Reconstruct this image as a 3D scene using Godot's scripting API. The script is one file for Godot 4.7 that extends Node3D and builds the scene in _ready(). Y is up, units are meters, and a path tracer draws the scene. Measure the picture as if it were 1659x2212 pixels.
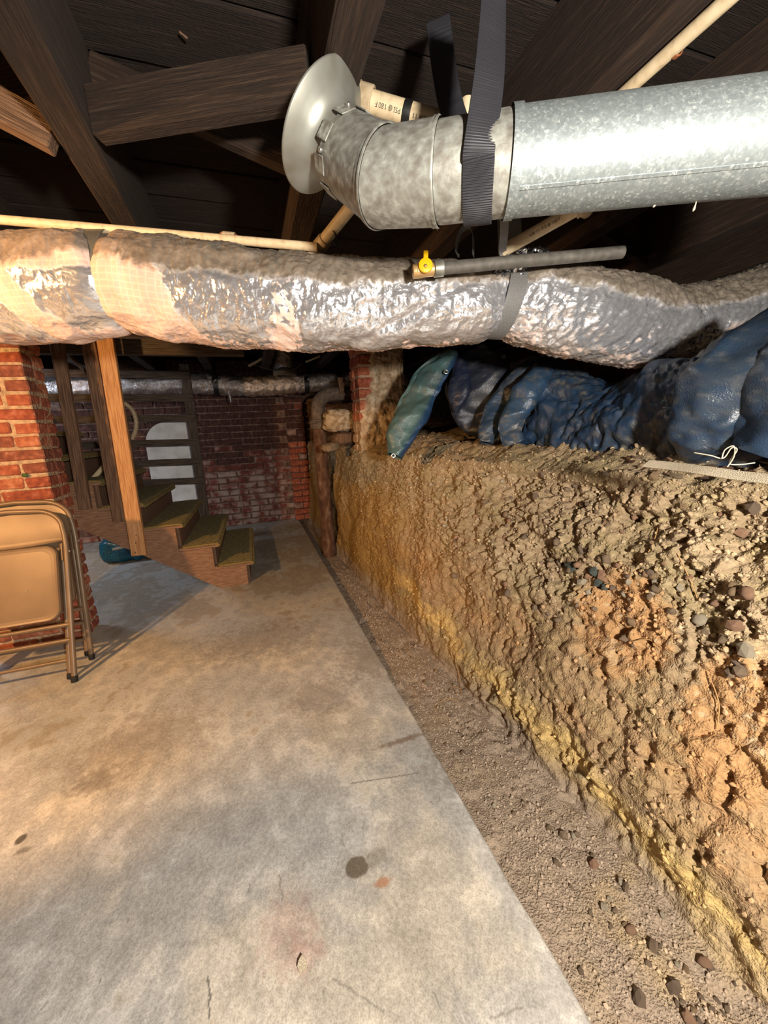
extends Node3D
# A low cellar with a dug-out earth bank, seen from behind a hanging galvanised vent pipe. Metres, y up.
# The concrete slab ends at x = 0.46 and its edge runs along -z; the bank of earth rises to the right of it.

var rng := RandomNumberGenerator.new()
var M := {}
var used := {}

func _ready() -> void:
	rng.seed = 4711
	setup_camera_and_light()
	make_materials()
	build_floor()
	build_bank()
	build_walls()
	build_ceiling()
	build_lamps()
	build_brick_column()
	build_brick_pier()
	build_flex_duct()
	build_vent_pipe()
	build_stairs()
	build_chairs()
	build_tarp()
	build_pipes()
	build_far_corner()
	build_small_things()

# ---------------------------------------------------------------- camera, light
const WARM_AT := Vector3(-1.62, 1.48, -0.80)
const COOL_AT := Vector3(0.28, 1.12, 0.55)

func setup_camera_and_light() -> void:
	var cam := Camera3D.new()
	cam.name = "camera"
	cam.projection = Camera3D.PROJECTION_PERSPECTIVE
	cam.keep_aspect = Camera3D.KEEP_HEIGHT
	cam.fov = rad_to_deg(2.0 * atan(1106.0 / 830.0))
	cam.near = 0.02
	cam.far = 60.0
	cam.transform = Transform3D(Basis(Vector3(0.94547, -0.04949, 0.32193), Vector3(0.11292, 0.97689, -0.18146), Vector3(-0.30551, 0.20791, 0.92921)).orthonormalized(), Vector3(0, 1.05, 0))
	add_child(cam)
	cam.current = true
	var e := Environment.new()
	e.background_mode = Environment.BG_COLOR
	e.background_color = Color(0.0, 0.0, 0.0)
	e.ambient_light_source = Environment.AMBIENT_SOURCE_DISABLED
	e.tonemap_mode = Environment.TONE_MAPPER_LINEAR
	e.tonemap_exposure = 1.3
	e.sdfgi_enabled = true
	e.ssao_enabled = true
	e.ssil_enabled = true
	var w := WorldEnvironment.new()
	w.name = "world"
	w.environment = e
	add_child(w)

# ---------------------------------------------------------------- helpers: nodes
func numbered(n: String) -> String:
	if not used.has(n):
		used[n] = 0
		return n
	used[n] += 1
	return "%s_%03d" % [n, used[n]]

func thing(n: String, label: String, category: String, at := Vector3.ZERO, group := "") -> Node3D:
	var o := Node3D.new()
	o.name = numbered(n)
	o.position = at
	add_child(o)
	tag(o, label, category, group)
	return o

func tag(o: Node3D, label: String, category: String, group := "", kind := "") -> void:
	o.set_meta("label", label)
	o.set_meta("category", category)
	if group:
		o.set_meta("group", group)
	if kind:
		o.set_meta("kind", kind)

func part(n: String, mesh: Mesh, mat: Material, parent: Node3D, tr := Transform3D()) -> MeshInstance3D:
	var o := MeshInstance3D.new()
	o.name = n
	o.mesh = mesh
	o.material_override = null
	o.set_surface_override_material(0, mat)
	o.transform = tr
	parent.add_child(o, true)
	return o

func solo(n: String, mesh: Mesh, mat: Material, label: String, category: String, tr := Transform3D(), group := "") -> MeshInstance3D:
	var o := part(numbered(n), mesh, mat, self, tr)
	tag(o, label, category, group)
	return o

func structure(n: String, at := Vector3.ZERO) -> Node3D:
	var o := Node3D.new()
	o.name = n
	o.position = at
	o.set_meta("kind", "structure")
	add_child(o)
	return o

# ---------------------------------------------------------------- helpers: shapes
func face(st: SurfaceTool, p: Array, c: Vector3) -> void:
	# a flat convex face turned away from c (front faces run clockwise)
	var n: Vector3 = (p[2] - p[0]).cross(p[1] - p[0])
	var mid := Vector3.ZERO
	for q in p:
		mid += q
	mid /= p.size()
	var pts := p
	if n.dot(mid - c) < 0:
		pts = p.duplicate()
		pts.reverse()
	n = (pts[2] - pts[0]).cross(pts[1] - pts[0]).normalized()
	for k in range(1, pts.size() - 1):
		for q in [pts[0], pts[k], pts[k + 1]]:
			st.set_normal(n)
			st.add_vertex(q)

func new_st() -> SurfaceTool:
	var st := SurfaceTool.new()
	st.begin(Mesh.PRIMITIVE_TRIANGLES)
	return st

func box_into(st: SurfaceTool, size: Vector3, bevel: float, tr := Transform3D(), jit := 0.0) -> void:
	var h := size * 0.5
	var b := minf(bevel, minf(h.x, minf(h.y, h.z)) * 0.9)
	var corner := {}
	for sx in [-1, 1]:
		for sy in [-1, 1]:
			for sz in [-1, 1]:
				var j := Vector3(rng.randf_range(-jit, jit), rng.randf_range(-jit, jit), rng.randf_range(-jit, jit))
				var c := Vector3(sx * h.x, sy * h.y, sz * h.z) + j
				corner[[sx, sy, sz]] = [tr * (c - Vector3(0, sy * b, sz * b)), tr * (c - Vector3(sx * b, 0, sz * b)), tr * (c - Vector3(sx * b, sy * b, 0))]
	var o := tr.origin
	for s in [-1, 1]:
		face(st, [corner[[s, -1, -1]][0], corner[[s, 1, -1]][0], corner[[s, 1, 1]][0], corner[[s, -1, 1]][0]], o)
		face(st, [corner[[-1, s, -1]][1], corner[[1, s, -1]][1], corner[[1, s, 1]][1], corner[[-1, s, 1]][1]], o)
		face(st, [corner[[-1, -1, s]][2], corner[[1, -1, s]][2], corner[[1, 1, s]][2], corner[[-1, 1, s]][2]], o)
		for t in [-1, 1]:
			face(st, [corner[[s, t, -1]][0], corner[[s, t, 1]][0], corner[[s, t, 1]][1], corner[[s, t, -1]][1]], o)
			face(st, [corner[[-1, s, t]][1], corner[[1, s, t]][1], corner[[1, s, t]][2], corner[[-1, s, t]][2]], o)
			face(st, [corner[[s, -1, t]][0], corner[[s, 1, t]][0], corner[[s, 1, t]][2], corner[[s, -1, t]][2]], o)
			for u in [-1, 1]:
				face(st, corner[[s, t, u]], o)

func box(size: Vector3, bevel := 0.004, jit := 0.0) -> ArrayMesh:
	var st := new_st()
	box_into(st, size, bevel, Transform3D(), jit)
	return st.commit()

func frame(a: Vector3, b: Vector3, side := Vector3.RIGHT) -> Transform3D:
	# local y runs from a to b, local x leans to side; the origin is half way
	var y := (b - a).normalized()
	var x := (side - y * side.dot(y))
	if x.length() < 1e-4:
		x = Vector3.FORWARD - y * Vector3.FORWARD.dot(y)
	x = x.normalized()
	return Transform3D(Basis(x, y, x.cross(y)), (a + b) * 0.5)

func board(n: String, a: Vector3, b: Vector3, wide: float, thick: float, mat: Material, parent: Node3D, side := Vector3.RIGHT, bevel := 0.003) -> MeshInstance3D:
	return part(n, box(Vector3(wide, a.distance_to(b), thick), bevel), mat, parent, frame(a, b, side))

func grid(P: PackedVector3Array, nu: int, nv: int, flip := false, wrap := false, cols := PackedColorArray(), uvs := PackedVector2Array(), uv2 := PackedVector2Array()) -> ArrayMesh:
	# vertices i * nv + j; wrap joins the last j to the first (its normals only: repeat the seam vertices for uv)
	var N := PackedVector3Array()
	N.resize(P.size())
	var I := PackedInt32Array()
	I.resize((nu - 1) * (nv - 1) * 6)
	var k := 0
	for i in nu - 1:
		for j in nv - 1:
			var a := i * nv + j
			var b := a + 1
			var c := a + nv
			var d := c + 1
			var n := (P[d] - P[a]).cross(P[b] - P[c])
			if flip:
				n = -n
			N[a] += n
			N[b] += n
			N[c] += n
			N[d] += n
			if flip:
				I[k] = a; I[k + 1] = b; I[k + 2] = c; I[k + 3] = b; I[k + 4] = d; I[k + 5] = c
			else:
				I[k] = a; I[k + 1] = c; I[k + 2] = b; I[k + 3] = b; I[k + 4] = c; I[k + 5] = d
			k += 6
	if wrap:
		for i in nu:
			var s := N[i * nv] + N[i * nv + nv - 1]
			N[i * nv] = s
			N[i * nv + nv - 1] = s
	for i in N.size():
		N[i] = -N[i].normalized()
	var arr := []
	arr.resize(Mesh.ARRAY_MAX)
	arr[Mesh.ARRAY_VERTEX] = P
	arr[Mesh.ARRAY_NORMAL] = N
	arr[Mesh.ARRAY_INDEX] = I
	if cols.size():
		arr[Mesh.ARRAY_COLOR] = cols
	if uvs.size():
		arr[Mesh.ARRAY_TEX_UV] = uvs
	if uv2.size():
		arr[Mesh.ARRAY_TEX_UV2] = uv2
	var m := ArrayMesh.new()
	m.add_surface_from_arrays(Mesh.PRIMITIVE_TRIANGLES, arr)
	return m

func spline(pts: Array, n: int) -> PackedVector3Array:
	# Catmull-Rom through the points, n samples evenly spread over the parameter
	var out := PackedVector3Array()
	var last := pts.size() - 1
	for i in n:
		var t := float(i) / (n - 1) * last
		var k := mini(int(t), last - 1)
		var f := t - k
		var p0: Vector3 = pts[maxi(k - 1, 0)]
		var p1: Vector3 = pts[k]
		var p2: Vector3 = pts[k + 1]
		var p3: Vector3 = pts[mini(k + 2, last)]
		out.append(p1.cubic_interpolate(p2, p0, p3, f))
	return out

func tube(path: PackedVector3Array, radius, sides := 14, caps := true, up := Vector3.UP) -> ArrayMesh:
	# a swept round tube; radius is a number or an array along the path
	var n := path.size()
	var rows := []
	var rads := []
	var nrm := Vector3.ZERO
	for i in n:
		var d := (path[mini(i + 1, n - 1)] - path[maxi(i - 1, 0)]).normalized()
		if i == 0:
			nrm = up - d * up.dot(d)
			if nrm.length() < 0.05:
				nrm = Vector3.RIGHT - d * d.x
		else:
			nrm = nrm - d * nrm.dot(d)
		nrm = nrm.normalized()
		rows.append([path[i], nrm, d.cross(nrm)])
		rads.append(radius if (radius is float or radius is int) else radius[i])
	if caps:
		rows.push_front(rows[0])
		rows.push_front(rows[0])
		rows.append(rows[-1])
		rows.append(rows[-1])
		rads.push_front(rads[0])
		rads.push_front(0.0001)
		rads.append(rads[-1])
		rads.append(0.0001)
	var P := PackedVector3Array()
	var nv := sides + 1
	for i in rows.size():
		for j in nv:
			var a := TAU * j / sides
			P.append(rows[i][0] + (rows[i][1] * cos(a) + rows[i][2] * sin(a)) * rads[i])
	return grid(P, rows.size(), nv, false, true)

func rod(n: String, pts: Array, r: float, mat: Material, parent: Node3D, steps := 0, sides := 14) -> MeshInstance3D:
	var path := PackedVector3Array(pts) if steps == 0 else spline(pts, steps)
	return part(n, tube(path, r, sides), mat, parent)

func lathe(profile: Array, segs := 48) -> ArrayMesh:
	# profile of Vector2(radius, y) turned round local y
	var P := PackedVector3Array()
	for q in profile:
		for j in segs + 1:
			var a := TAU * j / segs
			P.append(Vector3(q.x * cos(a), q.y, q.x * sin(a)))
	return grid(P, profile.size(), segs + 1, true, true)

func along(at: Vector3, dir: Vector3, side := Vector3.RIGHT) -> Transform3D:
	var t := frame(Vector3.ZERO, dir, side)
	t.origin = at
	return t

func prism(poly: PackedVector2Array, depth: float) -> ArrayMesh:
	# a flat outline in local x, y given thickness along local z (centred)
	var st := new_st()
	var tri := Geometry2D.triangulate_polygon(poly)
	for s in [-1.0, 1.0]:
		var z: float = s * depth * 0.5
		for k in range(0, tri.size(), 3):
			var a := Vector3(poly[tri[k]].x, poly[tri[k]].y, z)
			var b := Vector3(poly[tri[k + 1]].x, poly[tri[k + 1]].y, z)
			var c := Vector3(poly[tri[k + 2]].x, poly[tri[k + 2]].y, z)
			face(st, [a, b, c], (a + b + c) / 3.0 - Vector3(0, 0, s))
	var cw := Geometry2D.is_polygon_clockwise(poly)
	for k in poly.size():
		var p := poly[k]
		var q := poly[(k + 1) % poly.size()]
		var out := Vector2((q - p).y, -(q - p).x) * (-1.0 if cw else 1.0)
		var mid := (p + q) * 0.5 - out
		face(st, [Vector3(p.x, p.y, -depth * 0.5), Vector3(q.x, q.y, -depth * 0.5), Vector3(q.x, q.y, depth * 0.5), Vector3(p.x, p.y, depth * 0.5)], Vector3(mid.x, mid.y, 0))
	return st.commit()

func rounded(w: float, h: float, r: float, steps := 6) -> PackedVector2Array:
	var out := PackedVector2Array()
	for c in [[1, 1, 0.0], [-1, 1, PI / 2], [-1, -1, PI], [1, -1, PI * 1.5]]:
		for k in steps + 1:
			var a: float = c[2] + PI / 2 * k / steps
			out.append(Vector2(c[0] * (w / 2 - r), c[1] * (h / 2 - r)) + Vector2(cos(a), sin(a)) * r)
	return out

func ribbon(path: PackedVector3Array, sides: PackedVector3Array, width: float, thick: float, rib := 0.0, ribs := 0.0) -> ArrayMesh:
	# a flat woven band: path of centres, sides the direction across it; rib relief of ribs per metre
	var P := PackedVector3Array()
	var run := 0.0
	var n := path.size()
	for i in n:
		if i > 0:
			run += path[i].distance_to(path[i - 1])
		var d := (path[mini(i + 1, n - 1)] - path[maxi(i - 1, 0)]).normalized()
		var s := (sides[i] - d * sides[i].dot(d)).normalized()
		var nn := s.cross(d)
		var bump := rib * sin(run * ribs * TAU)
		var h := thick * 0.5
		for q in [[-0.5, 0.0], [-0.48, h + bump * 0.4], [-0.25, h + bump], [0.0, h + bump], [0.25, h + bump], [0.48, h + bump * 0.4], [0.5, 0.0], [0.48, -h - bump * 0.4], [0.25, -h - bump], [0.0, -h - bump], [-0.25, -h - bump], [-0.48, -h - bump * 0.4], [-0.5, 0.0]]:
			P.append(path[i] + s * (q[0] * width) + nn * q[1])
	return grid(P, n, 13, false, true)

func under(n: String, mesh: Mesh, mat_: Material, parent: MeshInstance3D, tr := Transform3D()) -> MeshInstance3D:
	# a sub-part; tr is given in the axes of the thing
	return part(n, mesh, mat_, parent, parent.transform.affine_inverse() * tr)

func lump(seed_: int, squash := Vector3.ONE, rough := 0.28, round_ := false) -> ArrayMesh:
	# an angular stone: an icosahedron split once and pushed about
	var r := RandomNumberGenerator.new()
	r.seed = seed_
	var g := (1.0 + sqrt(5.0)) / 2.0
	var v: Array = []
	for q in [[-1, g, 0], [1, g, 0], [-1, -g, 0], [1, -g, 0], [0, -1, g], [0, 1, g], [0, -1, -g], [0, 1, -g], [g, 0, -1], [g, 0, 1], [-g, 0, -1], [-g, 0, 1]]:
		v.append(Vector3(q[0], q[1], q[2]).normalized() * r.randf_range(1.0 - rough, 1.0 + rough) * squash)
	var st := new_st()
	for f in [[0, 11, 5], [0, 5, 1], [0, 1, 7], [0, 7, 10], [0, 10, 11], [1, 5, 9], [5, 11, 4], [11, 10, 2], [10, 7, 6], [7, 1, 8], [3, 9, 4], [3, 4, 2], [3, 2, 6], [3, 6, 8], [3, 8, 9], [4, 9, 5], [2, 4, 11], [6, 2, 10], [8, 6, 7], [9, 8, 1]]:
		if round_:
			for k in [0, 2, 1]:
				st.set_normal((v[f[k]] / squash).normalized())
				st.add_vertex(v[f[k]])
		else:
			face(st, [v[f[0]], v[f[1]], v[f[2]]], Vector3.ZERO)
	return st.commit()

# ---------------------------------------------------------------- helpers: noise and materials
func noise(freq: float, type := FastNoiseLite.TYPE_SIMPLEX_SMOOTH, octaves := 1, seed_ := 1) -> FastNoiseLite:
	var n := FastNoiseLite.new()
	n.noise_type = type
	n.frequency = freq
	n.seed = seed_
	n.fractal_type = FastNoiseLite.FRACTAL_FBM if octaves > 1 else FastNoiseLite.FRACTAL_NONE
	n.fractal_octaves = octaves
	return n

func ridged(freq: float, octaves := 2, seed_ := 1) -> FastNoiseLite:
	var n := noise(freq, FastNoiseLite.TYPE_SIMPLEX_SMOOTH, 2, seed_)
	n.fractal_type = FastNoiseLite.FRACTAL_RIDGED
	n.fractal_octaves = octaves
	return n

func cells(freq: float, seed_ := 1, ret := FastNoiseLite.RETURN_DISTANCE) -> FastNoiseLite:
	var n := noise(freq, FastNoiseLite.TYPE_CELLULAR, 1, seed_)
	n.cellular_return_type = ret
	n.cellular_jitter = 1.0
	return n

func ntex(n: FastNoiseLite, stops: Array, size := 512, as_normal := false, bump := 4.0) -> NoiseTexture2D:
	var t := NoiseTexture2D.new()
	t.width = size
	t.height = size
	t.seamless = true
	t.noise = n
	if as_normal:
		t.as_normal_map = true
		t.bump_strength = bump
	elif stops.size():
		var g := Gradient.new()
		var off := PackedFloat32Array()
		var col := PackedColorArray()
		for s in stops:
			off.append(s[0])
			col.append(s[1])
		g.offsets = off
		g.colors = col
		t.color_ramp = g
	return t

func mat(color: Color, rough := 0.8, metal := 0.0) -> StandardMaterial3D:
	var m := StandardMaterial3D.new()
	m.albedo_color = color
	m.roughness = rough
	m.metallic = metal
	return m

func grain(m: StandardMaterial3D, tex: Texture2D, scale: Vector3, world := false, bump: Texture2D = null, depth := 0.0) -> StandardMaterial3D:
	m.albedo_texture = tex
	m.uv1_triplanar = true
	m.uv1_world_triplanar = world
	m.uv1_scale = scale
	if bump:
		m.heightmap_enabled = true
		m.heightmap_texture = bump
		m.heightmap_scale = depth
	return m

func make_materials() -> void:
	var fbm := noise(0.012, FastNoiseLite.TYPE_SIMPLEX_SMOOTH, 5, 3)
	var fine := noise(0.05, FastNoiseLite.TYPE_SIMPLEX_SMOOTH, 4, 5)
	var fine_bump := ntex(fine, [], 512)
	var coarse_bump := ntex(noise(0.02, FastNoiseLite.TYPE_SIMPLEX_SMOOTH, 5, 9), [], 512)
	# timber: grain runs along local y
	var wood_n := noise(0.02, FastNoiseLite.TYPE_SIMPLEX_SMOOTH, 4, 21)
	var wood_tex := func(c: Color, d: Color) -> NoiseTexture2D: return ntex(wood_n, [[0.0, d], [0.42, c.lerp(d, 0.35)], [0.6, c], [1.0, c.lightened(0.12)]])
	var wood_scale := Vector3(11, 0.5, 11)
	M.post = grain(mat(Color.WHITE, 0.75), wood_tex.call(Color(0.78, 0.58, 0.38), Color(0.62, 0.42, 0.26)), wood_scale, false, fine_bump, 0.15)
	M.old_post = grain(mat(Color.WHITE, 0.85), wood_tex.call(Color(0.47, 0.35, 0.26), Color(0.28, 0.2, 0.15)), wood_scale, false, fine_bump, 0.2)
	M.stringer = grain(mat(Color.WHITE, 0.85), wood_tex.call(Color(0.56, 0.42, 0.32), Color(0.46, 0.33, 0.25)), Vector3(1.2, 8, 8), false, fine_bump, 0.2)
	M.rail = grain(mat(Color.WHITE, 0.85), wood_tex.call(Color(0.36, 0.31, 0.27), Color(0.2, 0.17, 0.15)), wood_scale, false, fine_bump, 0.2)
	M.joist = grain(mat(Color.WHITE, 0.9), wood_tex.call(Color(0.19, 0.122, 0.07), Color(0.115, 0.072, 0.042)), wood_scale, false, fine_bump, 0.3)
	M.plank = grain(mat(Color.WHITE, 0.9), wood_tex.call(Color(0.12, 0.065, 0.03), Color(0.075, 0.042, 0.022)), wood_scale, false, fine_bump, 0.3)
	M.brace = grain(mat(Color.WHITE, 0.85), wood_tex.call(Color(0.44, 0.33, 0.24), Color(0.26, 0.18, 0.13)), wood_scale, false, fine_bump, 0.3)
	M.crate = grain(mat(Color.WHITE, 0.85), wood_tex.call(Color(0.44, 0.29, 0.16), Color(0.28, 0.17, 0.09)), wood_scale, false, fine_bump, 0.2)
	M.pale_wood = grain(mat(Color.WHITE, 0.9), wood_tex.call(Color(0.74, 0.68, 0.6), Color(0.45, 0.38, 0.32)), Vector3(14, 1.5, 14), false, fine_bump, 0.3)
	# brick and mortar
	M.bricks = []
	for c in [[Color(0.64, 0.36, 0.25), Color(0.48, 0.23, 0.16)], [Color(0.6, 0.31, 0.21), Color(0.42, 0.19, 0.14)], [Color(0.68, 0.42, 0.3), Color(0.53, 0.27, 0.19)], [Color(0.53, 0.3, 0.22), Color(0.37, 0.2, 0.16)]]:
		M.bricks.append(grain(mat(Color.WHITE, 0.92), ntex(fbm, [[0.0, c[1]], [0.45, c[0].lerp(c[1], 0.3)], [0.62, c[0]], [0.78, c[0].lightened(0.1)], [1.0, Color(0.72, 0.56, 0.46)]]), Vector3(3.3, 3.3, 3.3), true, coarse_bump, 0.5))
	M.washed = []
	for c in [[Color(0.42, 0.2, 0.15), 0.46], [Color(0.45, 0.23, 0.17), 0.58], [Color(0.4, 0.19, 0.14), 0.7]]:
		M.washed.append(grain(mat(Color.WHITE, 0.95), ntex(fbm, [[0.0, c[0].darkened(0.3)], [c[1] - 0.14, c[0]], [c[1] + 0.08, Color(0.56, 0.46, 0.41)], [1.0, Color(0.66, 0.58, 0.53)]]), Vector3(0.9, 0.9, 0.9), true, coarse_bump, 0.5))
	M.mortar = grain(mat(Color.WHITE, 0.95), ntex(fbm, [[0.0, Color(0.56, 0.46, 0.36)], [0.6, Color(0.72, 0.61, 0.49)], [1.0, Color(0.8, 0.7, 0.58)]]), Vector3(4, 4, 4), true, coarse_bump, 0.8)
	M.wall_mortar = grain(mat(Color.WHITE, 0.95), ntex(fbm, [[0.0, Color(0.3, 0.21, 0.17)], [0.5, Color(0.42, 0.32, 0.27)], [1.0, Color(0.54, 0.45, 0.4)]]), Vector3(2.3, 2.3, 2.3), true, coarse_bump, 0.8)
	M.sooty = grain(mat(Color.WHITE, 0.95), ntex(fbm, [[0.0, Color(0.17, 0.1, 0.075)], [0.5, Color(0.27, 0.15, 0.11)], [1.0, Color(0.36, 0.22, 0.17)]]), Vector3(2.3, 2.3, 2.3), true, coarse_bump, 0.8)
	M.smear = grain(mat(Color.WHITE, 0.95), ntex(fbm, [[0.0, Color(0.46, 0.36, 0.25)], [0.4, Color(0.62, 0.52, 0.4)], [0.6, Color(0.74, 0.66, 0.55)], [1.0, Color(0.83, 0.77, 0.68)]]), Vector3(2.6, 2.6, 2.6), true, coarse_bump, 1.0)
	M.plain_wall = grain(mat(Color.WHITE, 0.95), ntex(fbm, [[0.0, Color(0.3, 0.22, 0.18)], [1.0, Color(0.5, 0.4, 0.34)]]), Vector3(1, 1, 1), true, coarse_bump, 0.8)
	# earth: colour from the vertices, grain from a texture
	M.earth = mat(Color.WHITE, 0.96)
	M.earth.vertex_color_use_as_albedo = true
	grain(M.earth, ntex(noise(0.03, FastNoiseLite.TYPE_SIMPLEX_SMOOTH, 5, 33), [[0.0, Color(0.7, 0.69, 0.68)], [0.5, Color(0.92, 0.92, 0.91)], [1.0, Color(1, 1, 1)]]), Vector3(5, 5, 5), true, ntex(noise(0.06, FastNoiseLite.TYPE_SIMPLEX_SMOOTH, 5, 34), [], 512), 0.5)
	M.clods = []
	for c in [Color(0.62, 0.53, 0.42), Color(0.66, 0.56, 0.46), Color(0.7, 0.58, 0.44), Color(0.58, 0.49, 0.41)]:
		M.clods.append(grain(mat(c, 0.96), fine_tint(), Vector3(20, 20, 20), false, fine_bump, 0.15))
	M.chalk = grain(mat(Color(0.84, 0.78, 0.68), 0.95), fine_tint(), Vector3(15, 15, 15), false, fine_bump, 0.15)
	M.pink_stone = grain(mat(Color(0.77, 0.6, 0.48), 0.95), fine_tint(), Vector3(15, 15, 15), false, fine_bump, 0.15)
	M.slate = grain(mat(Color(0.38, 0.42, 0.4), 0.9), fine_tint(), Vector3(15, 15, 15), false, fine_bump, 0.15)
	M.root = mat(Color(0.68, 0.53, 0.34), 0.9)
	# metal
	M.galv = mat(Color(0.84, 0.85, 0.86), 0.64, 0.5)
	var spangle := cells(0.055, 8, FastNoiseLite.RETURN_CELL_VALUE)
	spangle.fractal_type = FastNoiseLite.FRACTAL_FBM
	spangle.fractal_octaves = 2
	grain(M.galv, ntex(spangle, [[0.0, Color(0.54, 0.57, 0.57)], [0.5, Color(0.62, 0.65, 0.65)], [0.78, Color(0.7, 0.73, 0.72)], [0.9, Color(0.95, 0.97, 0.96)], [1.0, Color(1, 1, 1)]], 1024), Vector3(4.6, 4.6, 4.6), false, ntex(noise(0.02, FastNoiseLite.TYPE_SIMPLEX_SMOOTH, 2, 71), [], 256), 0.05)
	M.galv.roughness_texture = ntex(spangle, [[0.0, Color(1, 1, 1)], [0.7, Color(0.9, 0.9, 0.9)], [1.0, Color(0.5, 0.5, 0.5)]], 1024)
	M.old_galv = mat(Color.WHITE, 0.55, 0.45)
	grain(M.old_galv, ntex(noise(0.02, FastNoiseLite.TYPE_SIMPLEX_SMOOTH, 4, 72), [[0.0, Color(0.45, 0.42, 0.38)], [0.45, Color(0.56, 0.55, 0.52)], [0.6, Color(0.62, 0.63, 0.6)], [1.0, Color(0.8, 0.8, 0.76)]], 512), Vector3(4.5, 4.5, 4.5), false, fine_bump, 0.04)
	M.dull_steel = grain(mat(Color.WHITE, 0.45, 0.55), ntex(noise(0.008, FastNoiseLite.TYPE_SIMPLEX_SMOOTH, 3, 73), [[0.0, Color(0.48, 0.46, 0.4)], [0.5, Color(0.58, 0.58, 0.55)], [1.0, Color(0.64, 0.65, 0.62)]], 512), Vector3(3, 3, 3))
	M.black_iron = grain(mat(Color.WHITE, 0.65, 0.2), ntex(fbm, [[0.0, Color(0.26, 0.25, 0.23)], [1.0, Color(0.45, 0.43, 0.4)]]), Vector3(5, 5, 5))
	M.rust = grain(mat(Color.WHITE, 0.9), ntex(fbm, [[0.0, Color(0.22, 0.14, 0.1)], [0.45, Color(0.36, 0.23, 0.16)], [0.6, Color(0.42, 0.3, 0.22)], [1.0, Color(0.58, 0.47, 0.38)]]), Vector3(3, 1.2, 3), false, coarse_bump, 0.5)
	M.grey_iron = grain(mat(Color.WHITE, 0.9), ntex(fbm, [[0.0, Color(0.3, 0.24, 0.2)], [1.0, Color(0.5, 0.44, 0.38)]]), Vector3(3, 3, 3), false, coarse_bump, 0.4)
	M.yellow = mat(Color(0.88, 0.68, 0.04), 0.45)
	M.brass = mat(Color(0.76, 0.62, 0.42), 0.45, 0.5)
	M.steel_screw = mat(Color(0.8, 0.8, 0.78), 0.3, 0.9)
	M.chair = grain(mat(Color.WHITE, 0.42, 0.15), ntex(noise(0.006, FastNoiseLite.TYPE_SIMPLEX_SMOOTH, 3, 80), [[0.0, Color(0.43, 0.35, 0.27)], [1.0, Color(0.5, 0.41, 0.32)]]), Vector3(1.5, 1.5, 1.5))
	M.rubber = mat(Color(0.1, 0.09, 0.08), 0.8)
	# plastic, cloth
	M.pvc = grain(mat(Color.WHITE, 0.5), ntex(fbm, [[0.0, Color(0.66, 0.57, 0.44)], [0.4, Color(0.82, 0.74, 0.6)], [1.0, Color(0.88, 0.81, 0.68)]]), Vector3(6, 6, 6))
	M.pvc_fit = grain(mat(Color.WHITE, 0.55), ntex(fbm, [[0.0, Color(0.58, 0.5, 0.38)], [1.0, Color(0.84, 0.77, 0.65)]]), Vector3(6, 6, 6))
	M.primer = mat(Color(0.55, 0.33, 0.2), 0.6)
	M.ink = mat(Color(0.22, 0.19, 0.15), 0.7)
	M.webbing = grain(mat(Color(0.22, 0.22, 0.24), 0.45), ntex(fine, [[0.0, Color(0.6, 0.6, 0.62)], [1.0, Color(1, 1, 1)]]), Vector3(30, 30, 30))
	M.strap = grain(mat(Color(0.46, 0.46, 0.46), 0.6), fine_tint(), Vector3(12, 12, 12))
	M.black_strap = mat(Color(0.07, 0.07, 0.07), 0.5)
	M.grey_tape = grain(mat(Color(0.42, 0.41, 0.38), 0.5), fine_tint(), Vector3(12, 12, 12))
	M.cord = mat(Color(0.86, 0.82, 0.72), 0.7)
	M.white_board = grain(mat(Color.WHITE, 0.38), ntex(fbm, [[0.0, Color(0.78, 0.76, 0.74)], [0.6, Color(0.9, 0.89, 0.88)], [1.0, Color(0.93, 0.92, 0.92)]]), Vector3(1, 1, 1), true)
	M.carpet = grain(mat(Color.WHITE, 0.98), ntex(fbm, [[0.0, Color(0.48, 0.44, 0.28)], [0.5, Color(0.64, 0.58, 0.38)], [1.0, Color(0.75, 0.69, 0.48)]]), Vector3(4, 4, 4), false, fine_bump, 1.2)
	M.carpet_edge = grain(mat(Color.WHITE, 0.98), ntex(fine, [[0.0, Color(0.56, 0.45, 0.24)], [1.0, Color(0.82, 0.7, 0.42)]]), Vector3(6, 6, 6), false, fine_bump, 1.5)
	M.teal = grain(mat(Color.WHITE, 0.3), ntex(noise(0.03, FastNoiseLite.TYPE_SIMPLEX_SMOOTH, 3, 91), [[0.0, Color(0.02, 0.14, 0.22)], [0.6, Color(0.05, 0.29, 0.37)], [1.0, Color(0.25, 0.5, 0.55)]]), Vector3(4, 4, 4))
	M.tarp = mat(Color.WHITE, 0.36)
	M.tarp.vertex_color_use_as_albedo = true
	grain(M.tarp, ntex(noise(0.06, FastNoiseLite.TYPE_SIMPLEX_SMOOTH, 3, 95), [[0.0, Color(0.8, 0.8, 0.8)], [1.0, Color(1, 1, 1)]]), Vector3(10, 10, 10), true, ntex(ridged(0.02, 3, 96), [], 512), 0.1)
	M.far_foil = mat(Color(0.93, 0.935, 0.96), 0.25, 0.82)
	grain(M.far_foil, ntex(fbm, [[0.0, Color(0.55, 0.47, 0.4)], [0.45, Color(0.8, 0.76, 0.72)], [1.0, Color(1, 1, 1)]]), Vector3(5, 5, 5), false, ntex(ridged(0.03, 3, 97), [], 512), 0.4)
	M.bark = grain(mat(Color(0.36, 0.26, 0.2), 0.95), fine_tint(), Vector3(20, 20, 20))
	M.fluff = mat(Color(0.72, 0.68, 0.6), 0.9)
	M.socket = mat(Color(0.1, 0.1, 0.1), 0.6)
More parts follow.
